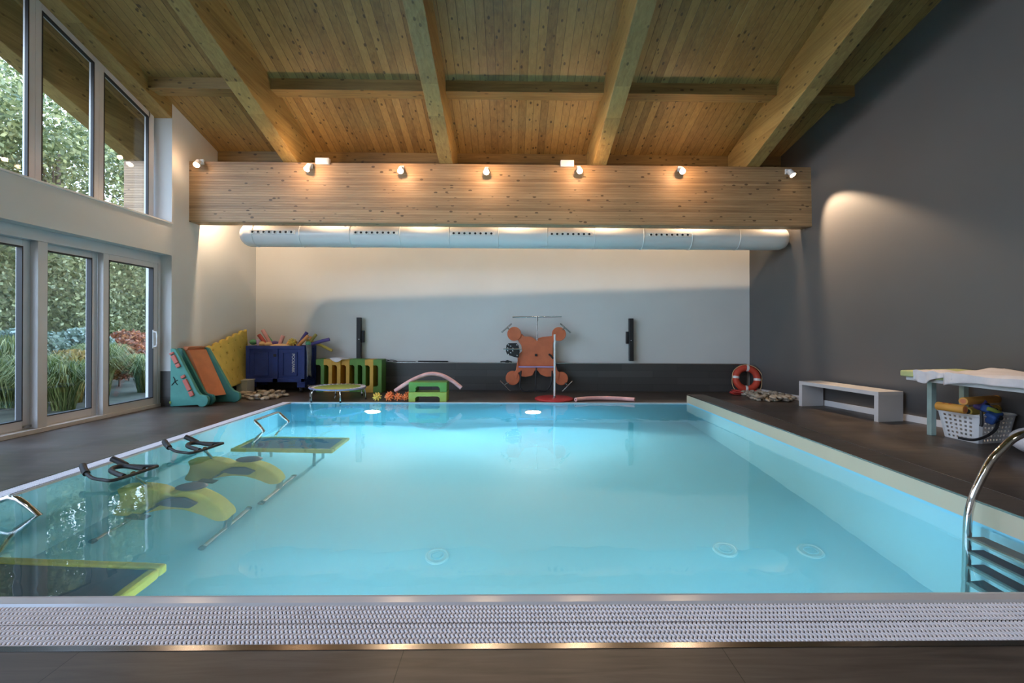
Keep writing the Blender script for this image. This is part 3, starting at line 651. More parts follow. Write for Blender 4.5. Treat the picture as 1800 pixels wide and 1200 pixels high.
# ------------------------------------------------------------------ teal foam slide
r = thing('foam_slide', (-4.9, 7.35, 0), 'teal foam slide with triangular sides and orange ramp against the left wall', 'slide')
tri = [(-5.215, .003), (-5.215, .895), (-5.165, .895), (-5.135, .872), (-4.80, .23), (-4.765, .19), (-4.72, .175), (-4.665, .165), (-4.645, .13), (-4.64, .09), (-4.655, .045), (-4.69, .01), (-4.73, .0), (-4.77, .005), (-4.80, .03)]
b = MB(); b.prism(tri, 1, 7.06, 7.12); sp = b.build('side_panel', 'teal', r, bevel=.008)
b = MB(); b.prism([(x+.0, z) for x, z in tri], 1, 7.20, 7.25); b.build('inner_panel', 'teal_dark', r, bevel=.006)
tri2 = [(-5.16, .005), (-5.16, .90), (-4.98, .90), (-4.93, .88), (-4.58, .25), (-4.52, .19), (-4.44, .16), (-4.42, .11), (-4.42, .06), (-4.45, .02), (-4.51, .0), (-4.58, .01)]
b = MB(); b.prism(tri2, 1, 7.50, 7.56); b.build('side_panel', 'teal_dark', r, bevel=.008)
b = MB(); b.hexa([(-5.14, 7.25, .84), (-5.10, 7.25, .86), (-5.00, 7.50, .86), (-5.04, 7.50, .84), (-5.16, 7.25, .92), (-5.07, 7.25, .915), (-4.96, 7.5, .915), (-5.05, 7.5, .92)])
b.build('ramp_top', 'orange', r, bevel=.006)
b = MB(); b.hexa([(-4.81, 7.255, .14), (-4.76, 7.255, .13), (-4.63, 7.50, .13), (-4.68, 7.50, .14), (-5.13, 7.255, .84), (-5.07, 7.255, .87), (-4.96, 7.50, .87), (-5.02, 7.50, .84)])
b.build('ramp_panel', 'orange', r, bevel=.006)
for (a_, c_) in (((307.2, 622.5), (320.5, 648)), ((326.6, 662), (344, 698))):
    # pegs: strip along the slope, drawn on the front face plane
    f = lambda p: ((p[0]-897)/800*7.05, 1.2-(p[1]-581.5)/800*7.05)
    (xa, za), (xb, zb) = f(a_), f(c_); d = Vector((xb-xa, 0, zb-za)); ln = d.length; ang = math.atan2(-(zb-za), xb-xa)
    for (t, len_) in ((.08, .12), (.48, .52), (.90, .22)):
        c0 = Vector((xa, 7.052, za))+d*t
        b = MB(); b.obox(c0, (ln*len_, .03, .062), (0, ang, 0)); b.build('coral_peg', 'coral', r, bevel=.005)
f = lambda px, pz: ((295+px/10.44-897)/800*7.05, 7.056, 1.2-(605+pz/10.44-581.5)/800*7.05)
b = MB(); b.tube(spline([f(162, 632), f(182, 660), f(200, 720), f(238, 775)], 5), .006, 6); b.tube(spline([f(242, 688), f(200, 705), f(165, 745), f(135, 780)], 5), .006, 6)
b.build('printed_logo', 'black_print', r)
b = MB(); q = f(110, 1095); b.ball(q, (.015, .004, .022), 10, 6); b.build('lime_sticker', 'lime', r)

# yellow mat with holes, leaning on the left wall
A, B_, C_, D_ = Vector((-5.12, 7.72, .875)), Vector((-5.08, 8.80, 1.19)), Vector((-5.08, 8.92, .22)), Vector((-4.74, 7.66, .19))
r = thing('foam_mat', (-4.9, 8.3, .0), 'yellow foam mat with wavy top edge and round holes leaning on the left wall', 'mat')
nU, nV = 60, 40; nrm = ((B_-A).cross(D_-A)).normalized()
if nrm.x < 0: nrm = -nrm
def MP(u, v):
    p = A.lerp(B_, u).lerp(D_.lerp(C_, u), v); e = .022*math.sin(u*2*math.pi*6)
    if v < .5: p += (A-D_).normalized()*e*max(0, 1-v*12)
    p += (B_-A).normalized()*.012*math.sin(v*2*math.pi*5)*max(0, 1-u*12)*-1
    return p
holes = [((i+.5+(j % 2)*.5)/5.2, (j+.6)/5.4) for j in range(5) for i in range(5)]
b = MB(); vs = [MP(i/nU, j/nV) for j in range(nV+1) for i in range(nU+1)]; fs = []
for j in range(nV):
    for i in range(nU):
        u, v = (i+.5)/nU, (j+.5)/nV
        if any((1.12*(u-a_))**2+(.8*(v-c_))**2 < .0145**2*1.4 for a_, c_ in holes): continue
        k = j*(nU+1)+i; fs.append((k, k+1, k+nU+2, k+nU+1))
b.add(vs, fs, True); b.build('mat_body', 'yellow', r, fix=False, solid=.05)

# clear storage box
r = thing('storage_box', (-4.90, 8.50, 0), 'milky grey plastic storage box on the floor left of the blue crate', 'box')
b = MB()
def openbox(b, x0, x1, y0, y1, z0, z1, t):
    b.box(x0, x1, y0, y1, z0, z0+t); b.box(x0, x0+t, y0, y1, z0+t, z1); b.box(x1-t, x1, y0, y1, z0+t, z1); b.box(x0+t, x1-t, y0, y0+t, z0+t, z1); b.box(x0+t, x1-t, y1-t, y1, z0+t, z1)
openbox(b, -5.00, -4.80, 8.38, 8.62, 0, .25, .012); b.build('tub', 'fog_plastic', r, bevel=.006)
b = MB(); b.box(-5.01, -4.79, 8.37, 8.63, .25, .265); b.build('lid', 'fog_plastic', r, bevel=.005)

# ------------------------------------------------------------------ blue crate on castors
X0, X1, Y0, Y1, Z0, Z1 = -4.98, -3.88, 8.66, 9.17, .20, .885
r = thing('rolling_crate', (-4.45, 8.9, 0), 'large blue plastic crate on castors full of pool noodles by the back wall', 'crate')
b = MB(); openbox(b, X0, X1, Y0, Y1, Z0, Z1, .035)
for x in (X0, X1-.15): b.box(x, x+.15, Y0, Y0+.1, .10, Z0); b.box(x, x+.15, Y1-.1, Y1, .10, Z0)
for x0, x1 in ((X0, X0+.07), (X0+.50, X0+.60), (X1-.07, X1)): b.box(x0, x1, Y0-.02, Y0, Z0-.02 if x0 != X0+.5 else Z0, Z1)
b.box(X0, X1, Y0-.022, Y0, Z1-.06, Z1); b.box(X0, X1, Y0-.02, Y0, Z0, Z0+.07)
b.build('crate_body', 'crate_blue', r, bevel=.005)
for x0, x1 in ((X0+.14, X0+.42), (X0+.68, X0+.96)):
    b = MB(); frame = []; z0, z1 = Z0+.12, Z1-.12
    b.box(x0, x1, Y0-.015, Y0, z0, z0+.015); b.box(x0, x1, Y0-.015, Y0, z1-.015, z1); b.box(x0, x0+.015, Y0-.015, Y0, z0, z1); b.box(x1-.015, x1, Y0-.015, Y0, z0, z1)
    b.build('panel_rib', 'crate_blue', r, bevel=.003)
for yy in (Y0-.02,):
    b = MB(); b.box(X0+.52, X0+.575, yy-.012, yy, .68, .73); b.build('latch', 'rubber', r, bevel=.004)
b = MB()
for k in range(6): b.box(X1, X1+.015, Y0+.05+k*.075, Y0+.065+k*.075, Z0+.05, Z1-.05)
b.build('side_rib', 'crate_blue', r)
for (x, y) in ((X0+.10, Y0+.08), (X1-.10, Y0+.08), (X0+.10, Y1-.08), (X1-.10, Y1-.08)):
    b = MB(); b.cyl((x-.018, y, .045), (x+.018, y, .045), .045, 20); cw = b.build('castor', 'rubber', r)
    b = MB(); b.box(x-.028, x-.021, y-.02, y+.02, .03, .10); b.box(x+.021, x+.028, y-.02, y+.02, .03, .10); b.box(x-.03, x+.03, y-.03, y+.03, .09, .102); b.cyl((x-.03, y, .045), (x+.03, y, .045), .008, 8); b.build('fork', 'steel', cw)
fc = bpy.data.curves.new('lettering', 'FONT'); fc.body = 'POOLPARK'; fc.size = .075; fc.extrude = .001; fc.align_x = 'CENTER'; fc.align_y = 'CENTER'; fc.space_character = .92
fo = bpy.data.objects.new('lettering', fc); sc.collection.objects.link(fo); fc.materials.append(M['white_print'])
fo.matrix_basis = Matrix.Translation((X0+.88, Y0-.005, .56)) @ Matrix.Rotation(R(90), 4, 'X') @ Matrix.Rotation(R(-90), 4, 'Z')
dgr = bpy.context.evaluated_depsgraph_get(); dgr.update()
tm = bpy.data.meshes.new_from_object(fo.evaluated_get(dgr)); mw = fo.matrix_basis.copy(); bpy.data.objects.remove(fo)
tm.transform(mw); fo = bpy.data.objects.new('lettering', tm); sc.collection.objects.link(fo); attach(fo, r)
# noodles and toys in the crate: base point sits inside the crate
def P9(px, pz, y): return Vector(((px-896)/800*y, y, 1.2-(pz-581.2)/800*y))
NO = [(457.6, 591.5, 472, 612, 8.95, .036, 'noodle_red', 'dark red pool noodle sticking out at the left of the blue crate'),
      (464, 583, 481, 614, 8.98, .034, 'pink', 'long pink pool noodle sticking out highest at the left of the blue crate'),
      (471.5, 592, 487, 614, 9.05, .022, 'mint', 'thin green pool noodle behind the long pink one in the blue crate'),
      (499.4, 592.5, 492, 615, 8.90, .036, 'pink', 'short pink pool noodle standing in the middle of the blue crate'),
      (541, 586.5, 525, 612, 9.00, .034, 'noodle_violet', 'dark violet pool noodle sticking out at the right of the blue crate'),
      (543.5, 592.5, 524, 613, 8.90, .034, 'noodle_orange', 'orange pool noodle beside the dark violet one in the blue crate'),
      (557, 589.8, 541, 613, 9.02, .030, 'noodle_olive', 'olive green pool noodle leaning over the right rim of the blue crate'),
      (549, 594, 541, 614, 9.08, .030, 'noodle_orange', 'faded orange pool noodle behind the olive one in the blue crate'),
      (580, 598.5, 543, 610, 8.99, .034, 'noodle_violet', 'blue violet pool noodle sticking far out to the right of the blue crate'),
      (585, 618.5, 545, 602, 9.06, .028, 'yellow', 'mustard pool noodle drooping down over the right rim of the blue crate'),
      (455, 600.5, 458, 614, 8.90, .032, 'lilac', 'short lilac pool noodle near the left rim of the blue crate'),
      (523, 602, 513, 615, 8.92, .030, 'coral', 'short reddish pool noodle leaning in front in the blue crate'),
      (510, 603.5, 503, 616, 8.88, .026, 'noodle_orange', 'thin orange stick beside the short pink noodle in the blue crate')]
for (tx, tz, bx, bz, y, rad, mt, lab) in NO:
    t_, b0 = P9(tx, tz, y), P9(bx, bz, y-.04)
    d = (t_-b0).normalized(); b0 = b0-d*.05
    b = MB(); o = b.tube(spline([b0, b0.lerp(t_, .5)+Vector((.0, 0, .012)), t_], 4), rad, 14)
    r = b.build('pool_noodle', mt); r.data.polygons[0].use_smooth = True
    c_ = b0.copy(); r.data.transform(Matrix.Translation(-c_)); r.location = c_
    tag(r, lab, 'pool noodle', 'pool noodles in the blue crate')
    b = MB(); b.cyl(t_-d*.002, t_+d*.0015, rad*.38, 10); b.build('core_hole', 'rubber', r)
for (px, pz, y, sz, mt, lab) in ((448, 604, 8.88, (.07, .05, .055), 'mint', 'mint green foam block at the left rim of the blue crate'), (463, 607, 8.78, (.06, .05, .05), 'cream', 'cream foam ball left among the toys in the blue crate'),
                                 (474, 608, 8.80, (.075, .05, .05), 'cream', 'larger cream foam ball second from the left in the blue crate'), (485, 606, 9.0, (.09, .05, .05), 'noodle_violet', 'dark blue foam float at the back of the blue crate'),
                                 (543, 606, 8.80, (.05, .05, .045), 'mint', 'small mint foam ball at the right rim of the blue crate'), (495, 611, 8.78, (.2, .08, .05), 'cream', 'pale foam piece lying low in the middle of the blue crate')):
    c_ = P9(px, pz, y); b = MB(); b.ball(c_, sz, 16, 8); o = b.build('foam_toy', mt); o.data.transform(Matrix.Translation(-c_)); o.location = c_; tag(o, lab, 'foam toy', 'foam toys in the blue crate')
def star(c_, rad, mt, lab, grp, name='spiky_ring', seed=0, n_=15):
    rr = random.Random(seed); c_ = Vector(c_); b = MB(); b.ball((0, 0, 0), rad*.5, 12, 8)
    for k in range(n_):
        z = 1-2*(k+.5)/n_; ph = k*2.399963+seed; q = math.sqrt(1-z*z); d = Vector((q*math.cos(ph), q*math.sin(ph), z))
        b.tube([d*rad*.35, d*rad*.8, d*rad], [rad*.17, rad*.14, rad*.09], 8)
    o = b.build(name, mt); o.location = c_; return tag(o, lab, 'spiky toy', grp)
star(P9(515.5, 604, 8.86), .085, 'star_yellow', 'yellow spiky foam toy on top of the blue crate filling', None, 'spiky_foam_toy', 3, 26)
# grey towel hanging on the crate's right front corner
b = MB()
def TW(u, v):
    z = .90-.60*v; x = X1+.012+.020*math.sin(u*9+v*3)*v+.012; y = Y0+.0+.20*u
    return (x+.02*v, y-.0+.01*math.sin(v*7), z+.02*math.sin(u*5)*v)
b.grid(TW, 14, 16); o = b.build('towel', 'cloth_grey', fix=False, solid=.012); tag(o, 'grey towel hanging down the right end of the blue crate', 'towel')

# ------------------------------------------------------------------ foam steps standing in a row, and two stacked
W_, H_ = .63, .162
SP = [(0, 0), (.115, 0), (.115, .065), (.145, .092), (.485, .092), (.515, .065), (.515, 0), (W_, 0), (W_, H_), (0, H_)]
cols = ['foam_green', 'foam_yellow', 'foam_yellow', 'foam_yellow', 'foam_green', 'foam_green', 'foam_yellow', 'foam_green']
nm = ['green foam step standing on end, leftmost of the row beside the blue crate', 'yellow foam step on end under the white sheet, second from the left',
      'yellow foam step on end under the white sheet, third from the left', 'yellow foam step standing on end, fourth from the left in the row',
      'green foam step standing on end, fifth from the left in the row', 'green foam step standing on end, sixth from the left in the row',
      'yellow foam step standing on end, second from the right end of the row', 'green foam step standing on end at the right end of the row']
x = -3.725
for i in range(8):
    b = MB(); y0 = 8.74+(.03 if i in (0, 3, 4) else 0)+(-.06 if i > 5 else 0)
    b.prism([(-H_+q, p) for p, q in SP], 1, 0, .30)
    o = b.build('foam_step', cols[i], bevel=.008); o.location = (x+H_, y0, 0); x += .1605
    tag(o, nm[i], 'foam step', 'foam steps standing in a row')
for i, (mt, z, dx, lab) in enumerate((('lime', 0, 0, 'lime green foam step lying on the pool edge under another step'), ('foam_green', .165, .0, 'dark green foam step stacked on the lime one at the pool edge'))):
    b = MB(); b.prism(SP, 1, 0, .30); o = b.build('foam_step', mt, bevel=.008); o.location = (-1.687+dx, 7.575+i*.01, z); tag(o, lab, 'foam step', 'stacked foam steps at the pool edge')
b = MB()
def PAP(u, v):
    x = -3.50+.40*u+.06*v; y = 8.70+.22*v; z = .640+.012*math.sin(u*6)+.03*u*(1-u)
    if v < .25 and .15 < u < .75: z -= (.25-v)*.30*math.sin((u-.15)/.6*math.pi); 
    return (x, y-.0, z)
b.grid(PAP, 18, 12); o = b.build('paper_sheet', 'cloth_white', fix=False, solid=.004); tag(o, 'white sheet lying curled on top of the yellow foam steps', 'sheet')

# ------------------------------------------------------------------ mini trampoline
c_ = Vector((-2.98, 7.92, .2)); r = thing('mini_trampoline', (-2.98, 7.92, 0), 'small round trampoline with green jumping mat at the far pool edge', 'trampoline')
b = MB(); b.torus(c_, .455, .016, (0.02, .02, 1), 56, 10); b.build('rim', 'tramp_rim', r)
b = MB(); b.cyl(c_+Vector((0, 0, .0)), c_+Vector((0, 0, .006)), .385, 48); b.build('jumping_mat', 'tramp_green', r)
b = MB()
for k in range(36):
    a_ = 2*math.pi*k/36; b.tube([c_+Vector((math.cos(a_)*.38, math.sin(a_)*.38, .003)), c_+Vector((math.cos(a_+.06)*.452, math.sin(a_+.06)*.452, .004))], .010, 6)
b.build('bungee_cords', 'cloth_white', r)
for k in range(6):
    a_ = R(-125+60*k); d = Vector((math.cos(a_), math.sin(a_), 0))
    b = MB(); b.tube(spline([c_+d*.44, c_+d*.475+Vector((0, 0, -.04)), c_+d*.49+Vector((0, 0, -.10)), c_+d*.492+Vector((0, 0, -.18))], 4), .012, 8); lg = b.build('leg', 'chrome', r)
    b = MB(); q = c_+d*.492; b.cyl((q.x, q.y, 0), (q.x, q.y, .03), .015, 10); b.build('rubber_foot', 'rubber', lg)

# spiky rings by the pool
for i, (x, y, z, mt, lab) in enumerate(((-2.23, 7.66, .075, 'star_yellow', 'yellow spiky foam toy at the left end of the pile on the pool edge'), (-2.06, 7.83, .075, 'star_orange', 'pale orange spiky foam toy behind in the pile on the pool edge'),
        (-2.02, 7.63, .075, 'star_orange', 'orange spiky foam toy second from the left in front on the pool edge'), (-1.87, 7.64, .075, 'star_orange', 'orange spiky foam toy in the middle in front under the pink noodle'),
        (-1.755, 7.645, .07, 'star_orange', 'orange spiky foam toy nearest the stacked foam steps, front row'), (-1.74, 7.80, .08, 'star_orange', 'reddish spiky foam toy behind in the pile, nearest the stacked steps'))):
    star((x, y, z), .076 if i != 4 else .06, mt, lab, 'spiky foam toys on the pool edge', 'spiky_foam_toy', i, 22)

def noodle(pts, rad, mt, lab):
    pts = [Vector(p) for p in pts]; b = MB(); s_ = spline(pts, 5); b.tube(s_, rad, 16)
    o = b.build('pool_noodle', mt); c0 = pts[0].copy(); o.data.transform(Matrix.Translation(-c0)); o.location = c0
    tag(o, lab, 'pool noodle', 'pink pool noodles on the deck')
    for e, f_ in ((s_[0], s_[1]), (s_[-1], s_[-2])):
        d = (e-f_).normalized(); b = MB(); b.cyl(e-d*.002, e+d*.002, rad*.35, 10); b.build('core_hole', 'rubber', o)
varied('noodle_marbled', (.66, .36, .36), .6, .25, 5)
noodle([(-1.95, 7.74, .16), (-1.79, 7.74, .27), (-1.60, 7.745, .375), (-1.38, 7.75, .45), (-1.17, 7.75, .43), (-.98, 7.745, .33), (-.83, 7.74, .215)], .034, 'noodle_marbled', 'pink pool noodle arching over the stacked foam steps')
noodle([(1.10, 7.63, .036), (1.25, 7.74, .036), (1.42, 7.80, .036), (1.66, 7.82, .036), (1.90, 7.76, .036), (2.10, 7.64, .036)], .034, 'noodle_marbled', 'pink pool noodle lying curved on the deck right of the red disc')

# red disc with pole
r = thing('pole_stand', (.76, 7.88, 0), 'red round disc base with tall thin white pole by the orange board', 'pole stand')
b = MB(); b.tube([(.76, 7.88, 0), (.76, 7.88, .015), (.76, 7.88, .03), (.76, 7.88, .034)], [.33, .335, .325, .29], 48); b.build('base', 'disc_red', r)
b = MB(); b.cyl((.765, 7.84, .03), (.765, 7.84, 1.13), .017, 14); b.build('pole', 'bench_white', r)
b = MB(); b.cyl((.765, 7.84, .03), (.765, 7.84, .07), .03, 16); b.build('socket', 'steel', r)

# ------------------------------------------------------------------ orange X-shaped board machine leaning on the back wall
r = thing('x_board_machine', (.42, 8.88, 0), 'orange X-shaped board with round corner pads and chrome bars against the back wall', 'aqua fitness machine')
K = 1/6.859
def Q(u, v, y=8.86):
    px, pz = 860+u*K, 545+v*K; return Vector(((px-897)/800*y+.0, y, 1.2-(pz-581.0)/800*y))
def Q2(u, v, y=8.86): q = Q(u, v, y); return (q.x, q.z)
top = [(340, 590), (350, 540), (395, 500), (385, 430), (350, 380), (330, 350), (390, 290), (420, 322), (500, 325), (540, 345), (568, 372), (590, 345), (640, 328), (755, 316), (760, 290), (800, 340), (770, 400), (765, 450), (768, 520), (775, 600), (782, 690), (355, 690)]
b = MB(); b.prism([Q2(*p) for p in top], 1, 8.83, 8.88); b.build('upper_board', 'board_orange', r, bevel=.01)
low = [(345, 590), (355, 690), (782, 690), (790, 600), (815, 720), (850, 760), (830, 860), (790, 810), (760, 740), (760, 800), (690, 806), (620, 780), (580, 730), (550, 730), (520, 790), (440, 808), (385, 800), (380, 740), (350, 760), (330, 850), (290, 760), (320, 730)]
b = MB(); b.prism([Q2(*p) for p in low], 1, 8.79, 8.84); b.build('lower_board', 'board_orange', r, bevel=.01)
for (u, v, rr) in ((300, 292, 84), (837, 292, 84), (284, 822, 85), (868, 826, 80)):
    q = Q(u, v); rad = rr*K/800*8.86*1.0
    b = MB(); b.cyl((q.x, 8.80, q.z), (q.x, 8.87, q.z), rad, 36); b.build('corner_pad', 'board_orange', r, bevel=.008)
def bar(u0, v0, u1, v1, rad, mt, nm_, y=8.78):
    b = MB(); b.cyl(Q(u0, v0, y), Q(u1, v1, y), rad, 12); return b.build(nm_, mt, r)
bar(278, 92, 872, 82, .013, 'chrome', 'cross_bar'); bar(575, 80, 578, 372, .012, 'steel', 'stem'); bar(575, 80, 577, 135, .02, 'steel', 'stem_clamp')
bar(148, 276, 270, 168, .014, 'steel', 'corner_handle'); bar(855, 166, 980, 276, .014, 'steel', 'corner_handle')
bar(132, 855, 252, 982, .011, 'chrome', 'corner_handle', 8.74); bar(1003, 860, 883, 985, .011, 'chrome', 'corner_handle', 8.74)
bar(190, 905, 235, 880, .012, 'chrome', 'handle_stem', 8.74); bar(945, 915, 915, 880, .012, 'chrome', 'handle_stem', 8.74); bar(905, 215, 880, 240, .012, 'steel', 'handle_stem'); bar(215, 215, 240, 240, .012, 'steel', 'handle_stem')
bar(355, 690, 782, 690, .016, 'lilac', 'hem_bar', 8.775)
b = MB(); b.tube(spline([Q(384, 735, 8.73), Q(380, 800, 8.72), Q(372, 900, 8.70), Q(385, 960, 8.69), Q(430, 986, 8.68), Q(560, 975, 8.68), Q(680, 977, 8.68), Q(730, 930, 8.69), Q(752, 860, 8.70), Q(760, 735, 8.73)], 4), .014, 10)
b.tube([Q(568, 700, 8.74), Q(558, 975, 8.68)], .013, 10); b.build('base_frame', 'rubber', r)
b = MB(); b.tube([Q(800, 640, 8.8), Q(830, 740, 8.8)], .012, 8); b.build('strap', 'rubber', r)
seat = [(205, 430), (230, 405), (330, 402), (352, 430), (368, 500), (352, 580), (300, 570), (215, 540), (200, 500)]
b = MB(); b.prism([Q2(*p, 8.80) for p in seat], 1, 8.76, 8.79); st_ = b.build('seat', 'rubber', r, bevel=.008)
for (u, v) in ((230, 425), (258, 440), (222, 495), (282, 497), (258, 520), (230, 540), (335, 552), (285, 465), (332, 425), (222, 462)):
    q = Q(u, v, 8.755); b = MB(); b.obox(q, (.022, .006, .014), (0, .5, 0)); b.build('seat_hole', 'white_print', st_)
bar(170, 475, 390, 475, .011, 'chrome', 'seat_bar', 8.72)
q = Q(563, 547, 8.815); b = MB(); b.obox(q, (.045, .02, .045)); b.build('centre_hole', 'rubber', r)
b = MB(); b.tube([Q(718, 535, 8.80), Q(745, 555, 8.79), Q(772, 590, 8.79)], .018, 8); b.build('clip', 'rubber', r)

# ------------------------------------------------------------------ life ring with rope
LC = Vector((4.56, 8.72, .285)); tilt = Matrix.Rotation(R(-10), 3, 'X')
nn = Vector((-.12, -1, .16)).normalized()
r = thing('life_ring', (4.56, 8.66, 0), 'red life ring standing on its rope in the back right corner', 'life ring')
b = MB(); b.torus(LC, .20, .062, nn, 48, 16); b.build('ring', 'ring_red', r)
u_ = nn.orthogonal().normalized(); v_ = nn.cross(u_)
for k in range(4):
    a_ = R(38+90*k); d = u_*math.cos(a_)+v_*math.sin(a_); tng = -u_*math.sin(a_)+v_*math.cos(a_); c0 = LC+d*.20
    b = MB(); b.torus(c0, .064, .004, tng, 20, 6); b.tube([c0-tng*.022, c0+tng*.022], .0645, 20); b.build('reflective_band', 'duct_white', r)
    b = MB(); pts = []
    for q in range(9):
        aa = a_+R(90*q/8); dd = u_*math.cos(aa)+v_*math.sin(aa); sag = math.sin(math.pi*q/8); pts.append(LC+dd*(.268+.03*sag)+Vector((0, -.02, -.03*sag)))
    b.tube(pts, .006, 6); b.build('grab_line', 'cream', r)
b = MB(); rr = random.Random(5); pts = []
for k in range(90):
    a_ = k*.75+rr.uniform(-.2, .2); q = rr.uniform(.12, .30); pts.append((4.47+1.15*q*math.cos(a_), 8.53+.55*q*math.sin(a_), .008+.0006*k+rr.uniform(0, .018)))
b.tube(spline(pts, 3), .008, 6); o = b.build('rope', 'rope_red', fix=False); tag(o, 'tangled heap of red rope on the floor under the life ring', 'rope')

# ------------------------------------------------------------------ pebbles in two beds
def pebbles(poly, n_, seed, grp, lab, name='pebble'):
    rr = random.Random(seed); xs = [p[0] for p in poly]; ys = [p[1] for p in poly]; placed = []; protos = []
    def inside(x, y):
        c = False
        for i in range(len(poly)):
            (xa, ya), (xb, yb) = poly[i], poly[i-1]
            if (ya > y) != (yb > y) and x < (xb-xa)*(y-ya)/(yb-ya)+xa: c = not c
        return c
    for k in range(5):
        b = MB(); b.ball((0, 0, 0), (.062, .045, .026), 12, 7)
        for i, v in enumerate(b.v):
            v = Vector(v); s_ = 1+.12*math.sin(v.x*60+k)+.1*math.sin(v.y*70+2*k); b.v[i] = tuple(v*s_)
        protos.append(b.build(name, 'pebble'))
    k = 0; tries = 0
    while k < n_ and tries < 9000:
        tries += 1; x, y = rr.uniform(min(xs), max(xs)), rr.uniform(min(ys), max(ys))
        if not inside(x, y): continue
        lvl = 0
        near = [q for q in placed if (q[0]-x)**2+(q[1]-y)**2 < .070**2]
        if near:
            if len(near) > 1 or any(q[2] > 0 for q in near) or rr.random() > .12: continue
            lvl = 1
        o = protos[k] if k < 5 else protos[k % 5].copy()
        if k >= 5: sc.collection.objects.link(o)
        s_ = rr.uniform(.8, 1.15); o.scale = (s_, s_*rr.uniform(.8, 1.05), s_); o.location = (x, y, .026*s_+.045*lvl); o.rotation_euler = (rr.uniform(-.2, .2), rr.uniform(-.2, .2), rr.uniform(0, 6.28))
        placed.append((x, y, lvl)); tag(o, lab, 'pebble', grp); k += 1
pebbles([(4.36, 8.50), (4.22, 7.70), (4.85, 7.66), (4.93, 7.95), (4.80, 8.40)], 95, 11, 'pebbles in the corner by the life ring', 'smooth beige pebble in the bed between life ring and white bench')
pebbles([(-4.82, 8.15), (-4.35, 7.68), (-4.08, 7.80), (-3.98, 8.22), (-4.35, 8.42), (-4.72, 8.45)], 70, 12, 'pebbles in front of the blue crate', 'smooth grey-beige pebble in the bed in front of the blue crate')

# ------------------------------------------------------------------ bench
r = thing('bench', (4.98, 6.6, 0), 'white bench with solid panel ends along the grey wall', 'bench')
e = Vector((.2250, -1.305, 0)).normalized(); s_ = Vector((.985, .17, 0)); bw = .46
p0 = Vector((4.655, 7.27, 0)); p1 = Vector((4.875, 5.955, 0))
def slab(b, a_, c_, z0, z1, width=bw):
    b.hexa([a_+Vector((0, 0, z0)), c_+Vector((0, 0, z0)), c_+s_*width+Vector((0, 0, z0)), a_+s_*width+Vector((0, 0, z0)),
            a_+Vector((0, 0, z1)), c_+Vector((0, 0, z1)), c_+s_*width+Vector((0, 0, z1)), a_+s_*width+Vector((0, 0, z1))])
b = MB(); slab(b, p0, p1, .345, .40, .40); b.build('seat', 'bench_white', r, bevel=.003)
b = MB(); slab(b, p0, p0+e*.06, 0, .345, .40); b.build('end_panel', 'bench_white', r, bevel=.003)
b = MB(); slab(b, p1-e*.06, p1, 0, .345, .40); b.build('end_panel', 'bench_white', r, bevel=.003)

# ------------------------------------------------------------------ massage table, pad, towels
r = thing('massage_table', (5.0, 4.4, 0), 'table with square metal legs and pale green padded top by the grey wall', 'table')
def tb(u, v): # u across (0 pool side .. 1 wall side), v along towards the camera
    return Vector((4.54+.86*u+.16*v*1.0, 5.24+.20*u-2.1*v, 0))
def tslab(b, u0, u1, v0, v1, z0, z1):
    c4 = [tb(u0, v1), tb(u1, v1), tb(u1, v0), tb(u0, v0)]; b.hexa([q+Vector((0, 0, z0)) for q in c4]+[q+Vector((0, 0, z1)) for q in c4])
b = MB(); tslab(b, .05, .95, .02, .98, .645, .685); b.build('table_frame', 'bench_white', r, bevel=.004)
b = MB(); tslab(b, 0, 1, 0, 1, .685, .755); b.build('pad', 'pad_green', r, bevel=.015)
for (x, y) in ((4.90, 5.22), (5.36, 5.30), (5.05, 3.35), (5.62, 3.45)):
    b = MB(); b.box(x-.03, x+.03, y-.03, y+.03, 0.0, .645); b.build('leg', 'leg_glass', r, bevel=.004)
def drape(name, lab, u0, u1, v0, v1, seed, over, hump=1.):
    rr = random.Random(seed); ph = [rr.uniform(0, 6) for _ in range(6)]
    def F(a_, c_):
        v = v0+(v1-v0)*a_; u = u0+(u1-u0)*c_; q = tb(max(u, -.02), v)
        z = .765+hump*(.008+.008*math.sin(7*a_+ph[0]+2.5*c_)+.010*math.sin(13*a_*c_+ph[1])+.006*math.sin(17*c_+ph[2])+.030*max(0, math.sin(5*a_+ph[3]+3*c_)))
        if u < -.0:
            d = -u; q = tb(-.03, v); q.x -= .012*math.sin(24*a_+ph[4])*d*8+.006; z = .772-d*.86*(over+.35*math.sin(5.5*a_+ph[5]))+.008*math.sin(16*a_)
        q.z = z; return q
    b = MB(); b.grid(F, 60, 36); o = b.build(name, 'cloth_white', fix=False, solid=.008); tag(o, lab, 'towel', 'towels on the table'); return o
drape('towel', 'white towel folded over the left end of the green padded table', -.14, .30, .09, .30, 3, .75, .3)
drape('towel', 'larger crumpled white towel covering most of the green padded table', -.17, .97, .25, .97, 9, .85)

